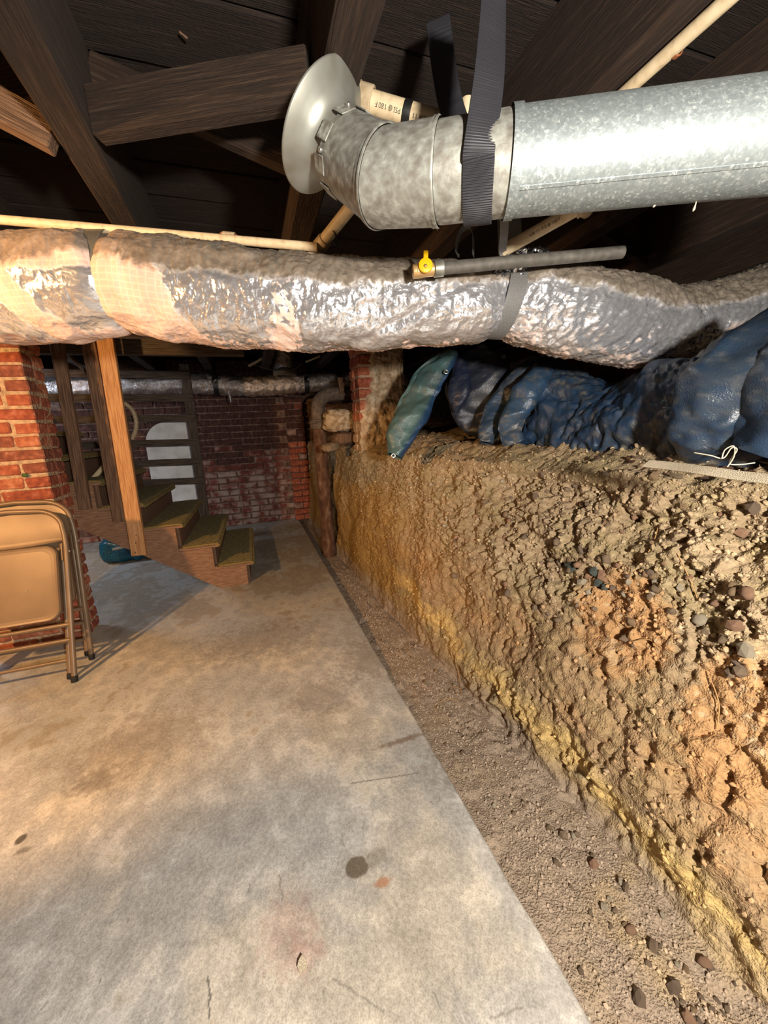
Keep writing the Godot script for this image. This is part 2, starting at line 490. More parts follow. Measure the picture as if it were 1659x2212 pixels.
	M.reflector = mat(Color(0.75, 0.75, 0.75), 0.35, 0.8)

var _fine_tint: NoiseTexture2D
func fine_tint() -> NoiseTexture2D:
	if _fine_tint == null:
		_fine_tint = ntex(noise(0.04, FastNoiseLite.TYPE_SIMPLEX_SMOOTH, 4, 55), [[0.0, Color(0.66, 0.64, 0.62)], [0.5, Color(0.9, 0.9, 0.89)], [1.0, Color(1, 1, 1)]])
	return _fine_tint

# ---------------------------------------------------------------- slab
func build_floor() -> void:
	var W := 1200
	var H := 2048
	var x0 := -2.7
	var x1 := 0.4625
	var z0 := 1.6
	var z1 := -5.0
	# worn concrete: grey with buff, rust and pale patches, scratches, one dark round stain
	var a := noise(0.006, FastNoiseLite.TYPE_SIMPLEX_SMOOTH, 5, 101).get_image(W, H, false, false, false)
	var b := noise(0.03, FastNoiseLite.TYPE_SIMPLEX_SMOOTH, 5, 102).get_image(W, H, false, false, false)
	var c := noise(0.2, FastNoiseLite.TYPE_SIMPLEX_SMOOTH, 3, 103).get_image(W, H, false, false, false)
	var d := noise(0.004, FastNoiseLite.TYPE_SIMPLEX_SMOOTH, 3, 104).get_image(W, H, false, false, false)
	var A := a.get_data()
	var B := b.get_data()
	var Cc := c.get_data()
	var Dd := d.get_data()
	var out := PackedByteArray()
	out.resize(W * H * 3)
	for y in H:
		var z := lerpf(z0, z1, (y + 0.5) / H)
		for x in W:
			var k := y * W + x
			var va := A[k] / 255.0 - 0.5
			var vb := B[k] / 255.0 - 0.5
			var vc := Cc[k] / 255.0 - 0.5
			var vd := Dd[k] / 255.0 - 0.5
			var t := 0.735 + va * 0.13 + vb * 0.19 + vc * 0.17
			var pale := smoothstep(0.06, 0.26, va + vb * 0.9)
			t += pale * 0.045
			var r := t * 1.0
			var g := t * 0.975
			var bl := t * 0.935
			var buff := smoothstep(-0.02, 0.22, vd + vb * 0.25)
			r += buff * 0.018
			bl -= buff * 0.03
			# brown dirt patches; their thickening toward the stair end paints in dimmer light
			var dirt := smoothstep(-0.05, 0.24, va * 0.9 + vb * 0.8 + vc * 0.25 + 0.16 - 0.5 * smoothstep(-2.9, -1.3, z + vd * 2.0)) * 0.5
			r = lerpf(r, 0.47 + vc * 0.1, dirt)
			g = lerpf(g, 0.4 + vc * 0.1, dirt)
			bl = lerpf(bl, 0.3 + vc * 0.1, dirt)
			var cool := smoothstep(0.03, 0.2, -vd + vb * 0.3)
			bl += cool * 0.012
			r -= cool * 0.012
			out[k * 3] = int(clampf(r, 0, 1) * 255)
			out[k * 3 + 1] = int(clampf(g, 0, 1) * 255)
			out[k * 3 + 2] = int(clampf(bl, 0, 1) * 255)
	var im := Image.create_from_data(W, H, false, Image.FORMAT_RGB8, out)
	var wob := noise(0.09, FastNoiseLite.TYPE_SIMPLEX_SMOOTH, 3, 105)
	var px := func(p: Vector3) -> Vector2: return Vector2((p.x - x0) / (x1 - x0) * W, (p.z - z0) / (z1 - z0) * H)
	# stains: centre, radii in metres, colour, strength, softness
	for s in [[Vector3(0.126, 0.000, -0.743), 0.026, 0.024, Color(0.34, 0.29, 0.22), 0.72, 0.1], [Vector3(0.178, 0.000, -0.748), 0.036, 0.026, Color(0.45, 0.42, 0.36), 0.4, 0.9],
			[Vector3(-0.726, 0.000, -1.139), 0.012, 0.014, Color(0.28, 0.25, 0.2), 0.8, 0.3], [Vector3(-0.700, 0.000, -1.100), 0.02, 0.01, Color(0.36, 0.33, 0.29), 0.5, 0.8],
			[Vector3(-0.047, 0.000, -0.678), 0.07, 0.08, Color(0.66, 0.43, 0.39), 0.2, 1.0], [Vector3(-0.014, 0.000, -0.625), 0.04, 0.04, Color(0.66, 0.42, 0.38), 0.2, 1.0],
			[Vector3(0.174, 0.000, -0.689), 0.022, 0.01, Color(0.68, 0.4, 0.24), 0.55, 0.8], [Vector3(-0.587, 0.000, -1.274), 0.08, 0.05, Color(0.4, 0.36, 0.31), 0.4, 1.0],
			[Vector3(0.377, 0.000, -1.068), 0.1, 0.012, Color(0.45, 0.36, 0.28), 0.6, 0.8], [Vector3(0.165, 0.000, -1.413), 0.16, 0.12, Color(0.44, 0.4, 0.36), 0.28, 1.0],
			[Vector3(-0.079, 0.000, -1.988), 0.3, 0.2, Color(0.44, 0.36, 0.26), 0.3, 1.0], [Vector3(-0.506, 0.000, -1.422), 0.25, 0.15, Color(0.5, 0.42, 0.34), 0.28, 1.0],
			[Vector3(0.521, 0.000, -0.910), 0.13, 0.1, Color(0.42, 0.37, 0.33), 0.4, 1.0], [Vector3(0.418, 0.000, -1.590), 0.16, 0.2, Color(0.42, 0.37, 0.32), 0.32, 1.0]]:
		var cpt: Vector2 = px.call(s[0])
		var rx: float = s[1] / (x1 - x0) * W
		var ry: float = s[2] / (z0 - z1) * H
		for yy in range(maxi(0, int(cpt.y - ry * 1.6)), mini(H, int(cpt.y + ry * 1.6) + 1)):
			for xx in range(maxi(0, int(cpt.x - rx * 1.6)), mini(W, int(cpt.x + rx * 1.6) + 1)):
				var q = Vector2((xx - cpt.x) / rx, (yy - cpt.y) / ry).length() + wob.get_noise_2d(xx, yy) * (0.12 + 0.5 * s[5])
				var f: float = s[4] * (1.0 - smoothstep(1.0 - 0.75 * s[5], 1.0 + 0.1 + 0.2 * s[5], q))
				if f > 0.0:
					im.set_pixel(xx, yy, im.get_pixel(xx, yy).lerp(s[3], f))
	# scratches and chips
	var sc := RandomNumberGenerator.new()
	sc.seed = 12
	var lines := [[Vector3(0.172, 0.000, -0.973), Vector3(0.377, 0.000, -0.931), 0.5, 0.8], [Vector3(-0.202, 0.000, -0.658), Vector3(-0.194, 0.000, -0.596), 0.45, 0.9], [Vector3(-0.055, 0.000, -0.794), Vector3(-0.052, 0.000, -0.738), 0.5, 0.6], [Vector3(0.033, 0.000, -0.568), Vector3(0.113, 0.000, -0.492), 0.5, 0.5], [Vector3(0.355, 0.000, -0.410), Vector3(0.292, 0.000, -0.418), 0.5, 0.5]]
	for i in 260:
		var p := Vector3(sc.randf_range(-1.6, 0.45), 0, sc.randf_range(-2.6, -0.2))
		var ang := sc.randf_range(-0.5, 0.9)
		var l := sc.randf_range(0.004, 0.022)
		lines.append([p, p + Vector3(sin(ang), 0, -cos(ang)) * l, 0.42 if sc.randf() < 0.45 else 0.9, sc.randf_range(0.15, 0.4)])
	for l in lines:
		var p: Vector2 = px.call(l[0])
		var q: Vector2 = px.call(l[1])
		var n := int(p.distance_to(q) * 1.5) + 1
		for i in n + 1:
			var m := p.lerp(q, float(i) / n) + Vector2(wob.get_noise_2d(i * 0.6, p.x) * 1.2, 0)
			var xi := clampi(int(m.x), 0, W - 1)
			var yi := clampi(int(m.y), 0, H - 1)
			im.set_pixel(xi, yi, im.get_pixel(xi, yi).lerp(Color(l[2], l[2] * 0.95, l[2] * 0.88), l[3]))
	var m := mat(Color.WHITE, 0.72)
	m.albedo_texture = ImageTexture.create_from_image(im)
	m.detail_enabled = true
	m.detail_blend_mode = BaseMaterial3D.BLEND_MODE_MUL
	m.detail_uv_layer = BaseMaterial3D.DETAIL_UV_2
	m.detail_albedo = ntex(noise(0.05, FastNoiseLite.TYPE_SIMPLEX_SMOOTH, 5, 108), [[0.0, Color(0.76, 0.75, 0.73)], [0.35, Color(0.9, 0.895, 0.89)], [0.6, Color(0.96, 0.96, 0.96)], [1.0, Color(1, 1, 1)]], 1024)
	m.heightmap_enabled = true
	m.heightmap_texture = ImageTexture.create_from_image(c)
	m.heightmap_scale = 0.12
	# the slab: a worn top that dips a little, and a rounded edge over the trench
	var nx := 60
	var nz := 240
	var wav := noise(1.3, FastNoiseLite.TYPE_SIMPLEX_SMOOTH, 2, 106)
	var edge := noise(4.0, FastNoiseLite.TYPE_SIMPLEX_SMOOTH, 3, 107)
	var P := PackedVector3Array()
	var U := PackedVector2Array()
	var U2 := PackedVector2Array()
	for i in nz:
		var z := lerpf(z0, z1, float(i) / (nz - 1))
		var ex := x1 - 0.004 + edge.get_noise_1d(z) * 0.005
		for j in nx + 5:
			var x := lerpf(x0, ex - 0.012, float(mini(j, nx)) / nx)
			var y := wav.get_noise_2d(x, z) * 0.003
			if j > nx:
				var q: Vector2 = [Vector2(0.006, -0.0012), Vector2(0.0105, -0.005), Vector2(0.012, -0.012), Vector2(0.012, -0.11)][j - nx - 1]
				x += q.x
				y += q.y
			P.append(Vector3(x, y, z))
			U2.append(Vector2(x, z) * 3.7)
			U.append(Vector2(clampf((x - x0) / (x1 - x0), 0, 1), (z - z0) / (z1 - z0)))
	var f := structure("floor")
	f.set_meta("label", "worn grey concrete slab floor with stains, ending along the earth trench")
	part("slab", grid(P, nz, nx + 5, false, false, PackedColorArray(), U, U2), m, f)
	part("slab_base", box(Vector3(3.15, 0.1, 6.58), 0.002), M.wall_mortar, f, Transform3D(Basis(), Vector3(-1.125, -0.09, -1.7)))

# ---------------------------------------------------------------- bank of earth
func pw(x: float, xs: Array, ys: Array) -> float:
	if x <= xs[0]:
		return ys[0]
	for i in range(1, xs.size()):
		if x <= xs[i]:
			return lerpf(ys[i - 1], ys[i], (x - xs[i - 1]) / (xs[i] - xs[i - 1]))
	return ys[-1]

func base_x(d: float) -> float: return pw(d, [0.3, 1.0, 1.8, 3.3, 5.0], [0.80, 0.77, 0.72, 0.66, 0.6])
func top_x(d: float) -> float: return pw(d, [0.4, 1.2, 1.6, 2.2, 2.6, 3.4, 5.0], [1.04, 1.0, 0.9, 0.81, 0.73, 0.69, 0.66])
func top_y(d: float) -> float: return pw(d, [0.4, 1.0, 2.0, 3.4, 5.0], [0.90, 0.895, 0.9, 0.945, 0.95])

var nb1: FastNoiseLite
var nb2: FastNoiseLite
var nc1: FastNoiseLite
var nc2: FastNoiseLite
var nc3: FastNoiseLite
var nf: FastNoiseLite
var nv_: FastNoiseLite
var nw: FastNoiseLite
var npatch: FastNoiseLite
var nfleck: FastNoiseLite
var ncrack: FastNoiseLite

func bank_noise() -> void:
	nb1 = noise(2.0, FastNoiseLite.TYPE_SIMPLEX_SMOOTH, 2, 201)
	nb2 = noise(6.0, FastNoiseLite.TYPE_SIMPLEX_SMOOTH, 3, 202)
	nc1 = cells(19.0, 203)
	ncrack = ridged(6.5, 3, 211)
	nc2 = cells(38.0, 204)
	nc3 = cells(88.0, 208)
	nf = noise(26.0, FastNoiseLite.TYPE_SIMPLEX_SMOOTH, 4, 205)
	nfleck = cells(46.0, 210)
	nv_ = ridged(1.0, 2, 206)
	nw = noise(10.0, FastNoiseLite.TYPE_SIMPLEX_SMOOTH, 3, 207)
	npatch = noise(3.2, FastNoiseLite.TYPE_SIMPLEX_SMOOTH, 3, 209)

# the surface at distance d along the slab and station s: 0..1 trench, 1..2 face, 2..3 shelf under the house
func bank_at(d: float, s: float) -> Vector3:
	var bx := base_x(d)
	var tx := top_x(d)
	var ty := top_y(d)
	var p: Vector3
	var n: Vector3
	if s < 1.0:
		p = Vector3(lerpf(0.45, bx - 0.03, s), lerpf(-0.02, -0.055, smoothstep(1.3, 2.2, d)) + 0.008 * s * s, -d)
		n = Vector3.UP
	elif s < 2.0:
		var f := s - 1.0
		p = Vector3(lerpf(bx - 0.03, tx, f * (0.7 + 0.3 * f)), lerpf(lerpf(-0.012, -0.047, smoothstep(1.3, 2.2, d)), ty, f), -d)
		n = Vector3(-1, 0.28, 0).normalized()
	else:
		var f := s - 2.0
		p = Vector3(lerpf(tx, 3.05, f), ty + 0.05 * minf(f * 12.0, 1.0) + 0.12 * f, -d)
		n = Vector3.UP
	var k := smoothstep(0.93, 1.07, s)
	var k2 := smoothstep(1.94, 2.02, s)
	n = Vector3.UP.slerp(Vector3(-1, 0.28, 0).normalized(), k) if s < 1.5 else Vector3(-1, 0.28, 0).normalized().slerp(Vector3.UP, k2)
	var w := Vector3(nw.get_noise_3dv(p), nw.get_noise_3dv(p + Vector3(7, 3, 1)), nw.get_noise_3dv(p + Vector3(2, 9, 4))) * 0.014
	var q := p + w
	var on_face := k * (1.0 - k2)
	var upper := smoothstep(1.35, 1.75, s)
	var near := 1.0 - smoothstep(1.3, 2.3, d)
	var pt := npatch.get_noise_3dv(p)
	var rough := 0.2 + 0.36 * smoothstep(0.0, 0.35, pt)
	rough = lerpf(rough, 0.3 + 0.62 * near * (0.5 + 0.5 * upper) + 0.25 * upper + 0.4 * pt, on_face)
	rough = lerpf(rough, 0.75, k2)
	rough = maxf(rough, 0.14)
	var h := nb1.get_noise_3dv(p) * 0.045 * (on_face + 0.3 * k2)
	# lumps, crumb structure and narrow cracks, patch by patch
	var pt2 := nb2.get_noise_3dv(p * 0.6 + Vector3(9, 1, 3))
	h += nb2.get_noise_3dv(p) * 0.034 * rough
	h += (0.4 - (nc1.get_noise_3dv(q) + 1.0)) * 0.03 * rough * clampf(0.5 + pt2 * 2.0, 0.0, 1.4)
	h += (0.4 - (nc2.get_noise_3dv(q) + 1.0)) * 0.02 * rough * clampf(0.6 - pt2 * 1.6, 0.1, 1.4)
	h += (0.4 - (nc3.get_noise_3dv(q) + 1.0)) * 0.009 * (0.15 + rough)
	h += nf.get_noise_3dv(p) * 0.011 * (0.12 + rough)
	h -= maxf(0.0, ncrack.get_noise_3dv(p) - 0.62) * 0.09 * rough * on_face
	# spade marks running down the smoother far face, and short cracks
	var streak := nv_.get_noise_3d(p.z * 11.0 + w.z * 40.0, p.y * 1.6, p.x * 3.0)
	h -= maxf(0.0, streak - 0.45) * 0.03 * on_face * (1.0 - 0.75 * near)
	return p + n * h

func blob(p: Vector3, c: Vector3, r: Vector3) -> float:
	var q := (p - c) / r
	return clampf(1.0 - q.length_squared(), 0.0, 1.0)

func bank_color(p: Vector3, d: float, s: float) -> Color:
	var n1 := npatch.get_noise_3dv(p)
	var n2 := nb2.get_noise_3dv(p * Vector3(1, 1.6, 1) + Vector3(5, 5, 5))
	var n3 := nw.get_noise_3dv(p * 2.5)
	var brown := Color(0.65, 0.56, 0.44)
	var olive := Color(0.63, 0.555, 0.415)
	var orange := Color(0.75, 0.575, 0.39)
	var yellow := Color(0.87, 0.74, 0.48)
	var ochre := Color(0.66, 0.52, 0.28)
	var greyish := Color(0.56, 0.52, 0.43)
	var dust := Color(0.66, 0.585, 0.51)
	var c := brown.lerp(olive, smoothstep(-0.2, 0.4, n2))
	var y := p.y
	if s < 2.02:
		# layers in the cut face: dusty foot, a yellow seam, orange clay, brown topsoil
		var lift := n1 * 0.1 + n2 * 0.05
		var seam := pw(d, [0.3, 0.6, 1.0, 1.6, 2.4], [0.03, 0.075, 0.10, 0.17, 0.22]) + lift * 0.45
		var clay := smoothstep(0.04, 0.13, y - seam) * (1.0 - smoothstep(0.2, 0.46, y - seam + lift * 1.5))
		c = c.lerp(orange, clay * (0.3 + 0.4 * smoothstep(-0.25, 0.3, n1 + n3 * 0.4)))
		c = c.lerp(orange, 0.95 * smoothstep(0.05, 0.6, blob(p, Vector3(0.92, 0.5, -0.72), Vector3(0.3, 0.17, 0.17)) + n3 * 0.35))
		c = c.lerp(orange, 0.9 * smoothstep(0.1, 0.6, blob(p, Vector3(0.9, 0.42, -0.42), Vector3(0.3, 0.2, 0.12)) + n3 * 0.35))
		var band := (1.0 - smoothstep(0.01, 0.1, absf(y - seam))) * smoothstep(-0.55, 0.05, n1 + n3 * 0.5 + 0.25)
		c = c.lerp(yellow, band * 0.9)
		c = c.lerp(greyish, (1.0 - smoothstep(0.0, 0.03, absf(y - seam + 0.055))) * 0.5 * smoothstep(-0.1, 0.25, n2))
		var far := smoothstep(1.7, 2.3, d + n1 * 0.5)
		c = c.lerp(ochre, far * smoothstep(-0.05, 0.1, y) * (1.0 - smoothstep(0.5, 0.8, y + n1 * 0.2)) * 0.85)  # ochre soil, with some of the warm lamplight put into its colour
		c = c.lerp(greyish, smoothstep(0.1, 0.5, blob(p, Vector3(0.7, 0.8, -2.85), Vector3(0.3, 0.16, 0.6)) + n3 * 0.2) * 0.7)  # grey painted in where the duct shades the upper far bank
		c = c.lerp(dust, 1.0 - smoothstep(-0.03, 0.06, y - n2 * 0.05 - n1 * 0.03))
	# lime and root flecks in the topsoil
	var fleck := nfleck.get_noise_3dv(p + Vector3(3, 3, 3))
	if s > 1.45:
		c = c.lerp(Color(0.78, 0.69, 0.56), smoothstep(-0.66, -0.82, fleck) * 0.75)
		c = c.lerp(Color(0.76, 0.67, 0.54), smoothstep(0.24, 0.3, n1 + n3 * 0.6) * 0.5)
	return c.srgb_to_linear()

var bank: Node3D

func build_bank() -> void:
	bank_noise()
	var D := PackedFloat32Array()
	var d := -1.6
	while d < 5.0:
		D.append(d)
		if d < 0.1:
			d += 0.06
		elif d < 1.3:
			d += 0.0044
		elif d < 2.2:
			d += 0.0075
		elif d < 3.4:
			d += 0.012
		else:
			d += 0.03
	var S := PackedFloat32Array()
	for i in 62:
		S.append(i / 62.0)
	for i in 200:
		S.append(1.0 + i / 200.0)
	for i in 46:
		S.append(2.0 + 0.32 * i / 46.0)
	for i in 21:
		S.append(2.32 + 0.68 * i / 20.0)
	var P := PackedVector3Array()
	var Cc := PackedColorArray()
	for dd in D:
		for s in S:
			var p := bank_at(dd, s)
			P.append(p)
			Cc.append(bank_color(p, dd, s))
	bank = structure("earth_bank")
	bank.set_meta("label", "dug-out brown and ochre earth bank with clods, rising beside the slab")
	part("earth", grid(P, D.size(), S.size(), false, false, Cc), M.earth, bank)
	# single stones and clods
	var shapes := []
	for i in 8:
		shapes.append(lump(300 + i, Vector3(1, rng.randf_range(0.6, 0.9), rng.randf_range(0.7, 1.2)), 0.3, i < 4))
	var r := RandomNumberGenerator.new()
	r.seed = 77
	var put := func(n: String, dd: float, s: float, size: float, m: Material, sink := 0.3) -> void:
		var p := bank_at(dd, s)
		var q := bank_at(dd, s + 0.12) * Vector3(1, 1, 0)
		p = p * Vector3(1, 1, 0)
		var up := Vector3(-(q - p).y, (q - p).x, 0).normalized()
		p.z = -dd
		var t := Transform3D(Basis.from_euler(Vector3(r.randf() * TAU, r.randf() * TAU, r.randf() * TAU)).scaled(Vector3.ONE * size), p + up * size * (0.75 - sink))
		part(n, shapes[r.randi() % 8], m, bank, t)
	for i in 120:      # crumbs that rolled into the trench
		var dd := pow(r.randf(), 1.7) * 2.2 + 0.28
		put.call("stone", dd, clampf(r.randfn(0.62, 0.2), 0.08, 1.02), r.randf_range(0.003, 0.008) + (0.006 if r.randf() < 0.08 else 0.0), M.clods[r.randi() % 4] if r.randf() < 0.86 else M.chalk)
	for i in 110:      # clods standing out of the upper face
		var dd := r.randf_range(0.42, 1.5)
		put.call("clod", dd, clampf(r.randfn(1.74, 0.13), 1.4, 1.99), r.randf_range(0.006, 0.016), M.clods[r.randi() % 4] if r.randf() < 0.8 else M.pink_stone)
	for q in [[0.8, 1.68, 0.02, "p"], [0.83, 1.685, 0.016, "s"], [0.815, 1.66, 0.019, "s"], [0.85, 1.665, 0.017, "p"], [0.86, 1.64, 0.016, "c"], [0.79, 1.65, 0.013, "s"], [0.84, 1.615, 0.014, "c"], [0.88, 1.69, 0.015, "p"], [0.91, 1.675, 0.022, "s"], [0.66, 1.71, 0.016, "c"], [0.655, 1.69, 0.013, "c"], [0.69, 1.72, 0.013, "c"], [0.715, 1.69, 0.011, "c"], [0.73, 1.65, 0.011, "c"], [0.545, 1.66, 0.015, "c"], [0.44, 1.64, 0.018, "c"], [0.47, 1.68, 0.018, "p"], [0.6, 1.72, 0.012, "c"], [1.58, 1.67, 0.012, "c"], [1.6, 1.63, 0.008, "c"], [1.56, 1.7, 0.008, "c"], [1.9, 1.88, 0.014, "c"], [1.75, 1.86, 0.012, "c"], [1.7, 1.9, 0.01, "c"], [1.62, 1.82, 0.009, "c"], [1.35, 1.92, 0.012, "c"], [1.95, 2.01, 0.018, "c"], [2.1, 2.0, 0.02, "c"]]:
		put.call("stone", q[0], q[1], q[2], {"p": M.pink_stone, "s": M.slate, "c": M.chalk}[q[3]], 0.25)
	for q in [[0.55, 0.72, 0.013], [0.43, 0.62, 0.011], [0.5, 0.8, 0.01], [0.48, 0.57, 0.009], [0.62, 0.75, 0.009], [0.3, 0.55, 0.013], [0.34, 0.9, 0.014]]:
		put.call("stone", q[0], q[1], q[2], M.pink_stone if q[2] > 0.0105 else M.chalk, 0.15)
	# the finest crumbs
	var mm := MultiMesh.new()
	mm.transform_format = MultiMesh.TRANSFORM_3D
	mm.use_colors = true
	mm.mesh = lump(399, Vector3(1, 0.8, 1.1), 0.3)
	mm.instance_count = 19000
	for i in 19000:
		var tr := i < 6500
		var dd := pow(r.randf(), 1.5) * 2.6 + 0.22
		var s := clampf(r.randfn(0.55, 0.26), 0.04, 1.1) if tr else r.randf_range(1.1, 2.16)
		if not tr and s < 1.55 and r.randf() < 0.6:
			s += 0.5
		var p := bank_at(dd, s)
		var size := 0.0011 + 0.0065 * pow(r.randf(), 4.0) * (0.6 if tr else 1.0)
		mm.set_instance_transform(i, Transform3D(Basis.from_euler(Vector3(r.randf() * TAU, r.randf() * TAU, 0)).scaled(Vector3.ONE * size), p + (Vector3.UP if tr else Vector3(-1, 0.3, 0)) * size * 0.35))
		var cc := bank_color(p, dd, s)
		mm.set_instance_color(i, cc.lerp(Color(0.5, 0.42, 0.31), 0.3 if r.randf() < 0.12 else 0.0) * r.randf_range(0.85, 1.15))
	var mi := MultiMeshInstance3D.new()
	mi.name = "crumbs"
	mi.multimesh = mm
	var cm := mat(Color.WHITE, 0.96)
	cm.vertex_color_use_as_albedo = true
	mi.material_override = cm
	mi.set_meta("kind", "stuff")
	bank.add_child(mi)
	# rootlets lying on the foot of the face
	for q in [[[1.30, 1.17], [1.31, 1.10], [1.30, 1.03], [1.24, 0.94], [1.20, 0.86]], [[1.24, 0.94], [1.27, 0.88], [1.22, 0.82]], [[1.34, 1.17], [1.36, 1.11], [1.33, 1.08]], [[1.18, 0.78], [1.22, 0.66], [1.21, 0.52], [1.18, 0.42]], [[0.62, 1.8], [0.58, 1.74], [0.56, 1.7]], [[0.5, 1.55], [0.46, 1.5], [0.45, 1.44]], [[0.72, 1.86], [0.69, 1.8], [0.70, 1.76]], [[0.66, 1.54], [0.63, 1.56], [0.60, 1.555]]]:
		var pts := []
		for k in q:
			pts.append(bank_at(k[0], k[1]) + Vector3(-0.006, 0.004, 0))
		rod("root", pts, 0.0013, M.root, bank, 14, 6)

# ---------------------------------------------------------------- walls
func brick_shapes(len_: float, high: float, deep: float, count := 5, jit := 0.0035) -> Array:
	var out := []
	for i in count:
		out.append(box(Vector3(len_, high, deep), 0.006, jit))
	return out

func build_walls() -> void:
	var w := structure("wall_back", Vector3(0, 0, -4.9))
	w.set_meta("label", "sooty brick back wall with pale washed lower courses")
	part("core", box(Vector3(5.6, 1.95, 0.2), 0.002), M.wall_mortar, w, Transform3D(Basis(), Vector3(0.1, 0.93, -0.115)))
	var course := 0.0745
	var step := 0.215
	var full := brick_shapes(0.203, 0.063, 0.07)
	var k := 0
	for row in 22:
		for i in 11:
			var x := -1.82 + i * step + (step / 2 if row % 2 else 0.0)
			if x > 0.42:
				continue
			var y := 0.035 + row * course
			var t := Transform3D(Basis.from_euler(Vector3(0, 0, rng.randf_range(-0.01, 0.01))), Vector3(x, y, -0.035 + rng.randf_range(-0.006, 0.004)))
			var m: Material
			var pale := 1.0 - smoothstep(0.45, 0.98, y + rng.randf_range(-0.15, 0.15))
			if pale > 0.8:
				m = M.washed[0]
			elif pale > 0.45:
				m = M.washed[1]
			elif pale > 0.2:
				m = M.washed[2]
			else:
				m = M.sooty
			part("brick", full[k % 5], m, w, t)
			k += 1
	# the chipped red pilaster at the end of the wall
	var p := structure("trim_1", Vector3(0.52, 0, -4.82))
	p.set_meta("label", "chipped red brick pilaster at the end of the back wall")
	part("core", box(Vector3(0.17, 1.6, 0.08), 0.004), M.wall_mortar, p, Transform3D(Basis(), Vector3(0.01, 0.8, -0.03)))
	var head := brick_shapes(0.1, 0.062, 0.09)
	var str_ := brick_shapes(0.205, 0.062, 0.09)
	for row in 21:
		var y := 0.04 + row * course
		var mm: Material = M.bricks[(row * 7) % 2] if y < 0.98 else M.sooty
		if row % 2:
			part("brick", str_[row % 5], mm, p, Transform3D(Basis.from_euler(Vector3(0, rng.randf_range(-0.03, 0.03), 0)), Vector3(rng.randf_range(-0.008, 0.008), y, 0)))
		else:
			for s in [-0.053, 0.055]:
				part("brick", head[(row + k) % 5], mm if rng.randf() < 0.8 else M.washed[1], p, Transform3D(Basis.from_euler(Vector3(0, rng.randf_range(-0.04, 0.04), 0)), Vector3(s, y, rng.randf_range(-0.012, 0.004))))
				k += 1
	for q in [["wall_left", Vector3(0.2, 2.2, 6.9), Vector3(-2.78, 1.0, -1.7)], ["wall_right", Vector3(0.2, 2.2, 6.9), Vector3(3.08, 1.0, -1.7)], ["wall_added_partition", Vector3(0.1, 2.2, 2.34), Vector3(-1.34, 1.0, 0.32)], ["wall_front", Vector3(6.1, 2.2, 0.2), Vector3(0.15, 1.0, 1.68)]]:  # the partition is unseen, added to cut off the warm light
		var o := structure(q[0], q[2])
		part("face", box(q[1], 0.002), M.plain_wall, o)

# ---------------------------------------------------------------- ceiling
func build_ceiling() -> void:
	var c := structure("ceiling")
	c.set_meta("label", "dark floor planks on rough joists overhead")
	part("deck", box(Vector3(6.1, 0.06, 6.9), 0.002), M.plank, c, Transform3D(Basis(), Vector3(0.15, 2.02, -1.7)))
	var n := 0
	for i in 34:
		var z := 1.5 - i * 0.19
		board("plank", Vector3(-2.68, 1.974 - 0.004 * (i % 3), z), Vector3(2.98, 1.974 - 0.004 * (i % 3), z), 0.03, 0.184, M.plank, c, Vector3.UP)
		n += 1
	for x in [-2.3, -1.8, -1.3, -0.8, -0.3, 0.24, 0.785, 1.29, 1.82, 2.35]:
		board("joist", Vector3(x + 0.02, 1.84, 1.55), Vector3(x - 0.02, 1.84, -4.88), 0.078, 0.24, M.joist, c, Vector3.RIGHT, 0.006)
	# a board set slantwise between two joists, and bridging
	board("blocking", Vector3(-0.25, 1.77, -1.17), Vector3(0.2, 1.77, -0.955), 0.095, 0.04, M.joist, c, Vector3.UP)
	board("bridging", Vector3(-0.345, 1.745, -1.22), Vector3(-0.76, 1.93, -1.22), 0.07, 0.04, M.brace, c, Vector3.UP)
	board("bridging", Vector3(-0.345, 1.92, -1.31), Vector3(-0.76, 1.745, -1.31), 0.07, 0.04, M.brace, c, Vector3.UP)
	board("bridging", Vector3(0.2, 1.745, -1.18), Vector3(-0.26, 1.92, -1.26), 0.06, 0.035, M.joist, c, Vector3.UP)
	board("bridging", Vector3(1.79, 1.745, -1.45), Vector3(1.33, 1.93, -1.45), 0.06, 0.035, M.joist, c, Vector3.UP)
	board("blocking", Vector3(1.32, 1.80, -1.9), Vector3(1.79, 1.80, -1.9), 0.17, 0.04, M.joist, c, Vector3.UP)
	# header over the stairs
	var hd := thing("header_beam", "dark timber beam carrying the studs over the staircase", "beam")
	board("beam", Vector3(-2.6, 1.66, -3.02), Vector3(0.02, 1.66, -3.02), 0.11, 0.06, M.rail, hd, Vector3.UP)

# ---------------------------------------------------------------- lamps (both outside the picture; the work lamp is added)
func glow(color: Color, energy: float) -> StandardMaterial3D:
	var m := mat(color, 0.5)
	m.emission_enabled = true
	m.emission = color
	m.emission_energy_multiplier = energy
	return m

func bulb_mesh(r: float) -> ArrayMesh:
	var pr := []
	for i in 13:
		var a := -PI / 2 + PI * 0.84 * i / 12.0
		pr.append(Vector2(maxf(0.0005, cos(a) * r), sin(a) * r))
	pr.append(Vector2(r * 0.42, r * 1.25))
	pr.append(Vector2(0.0005, r * 1.3))
	return lathe(pr, 20)

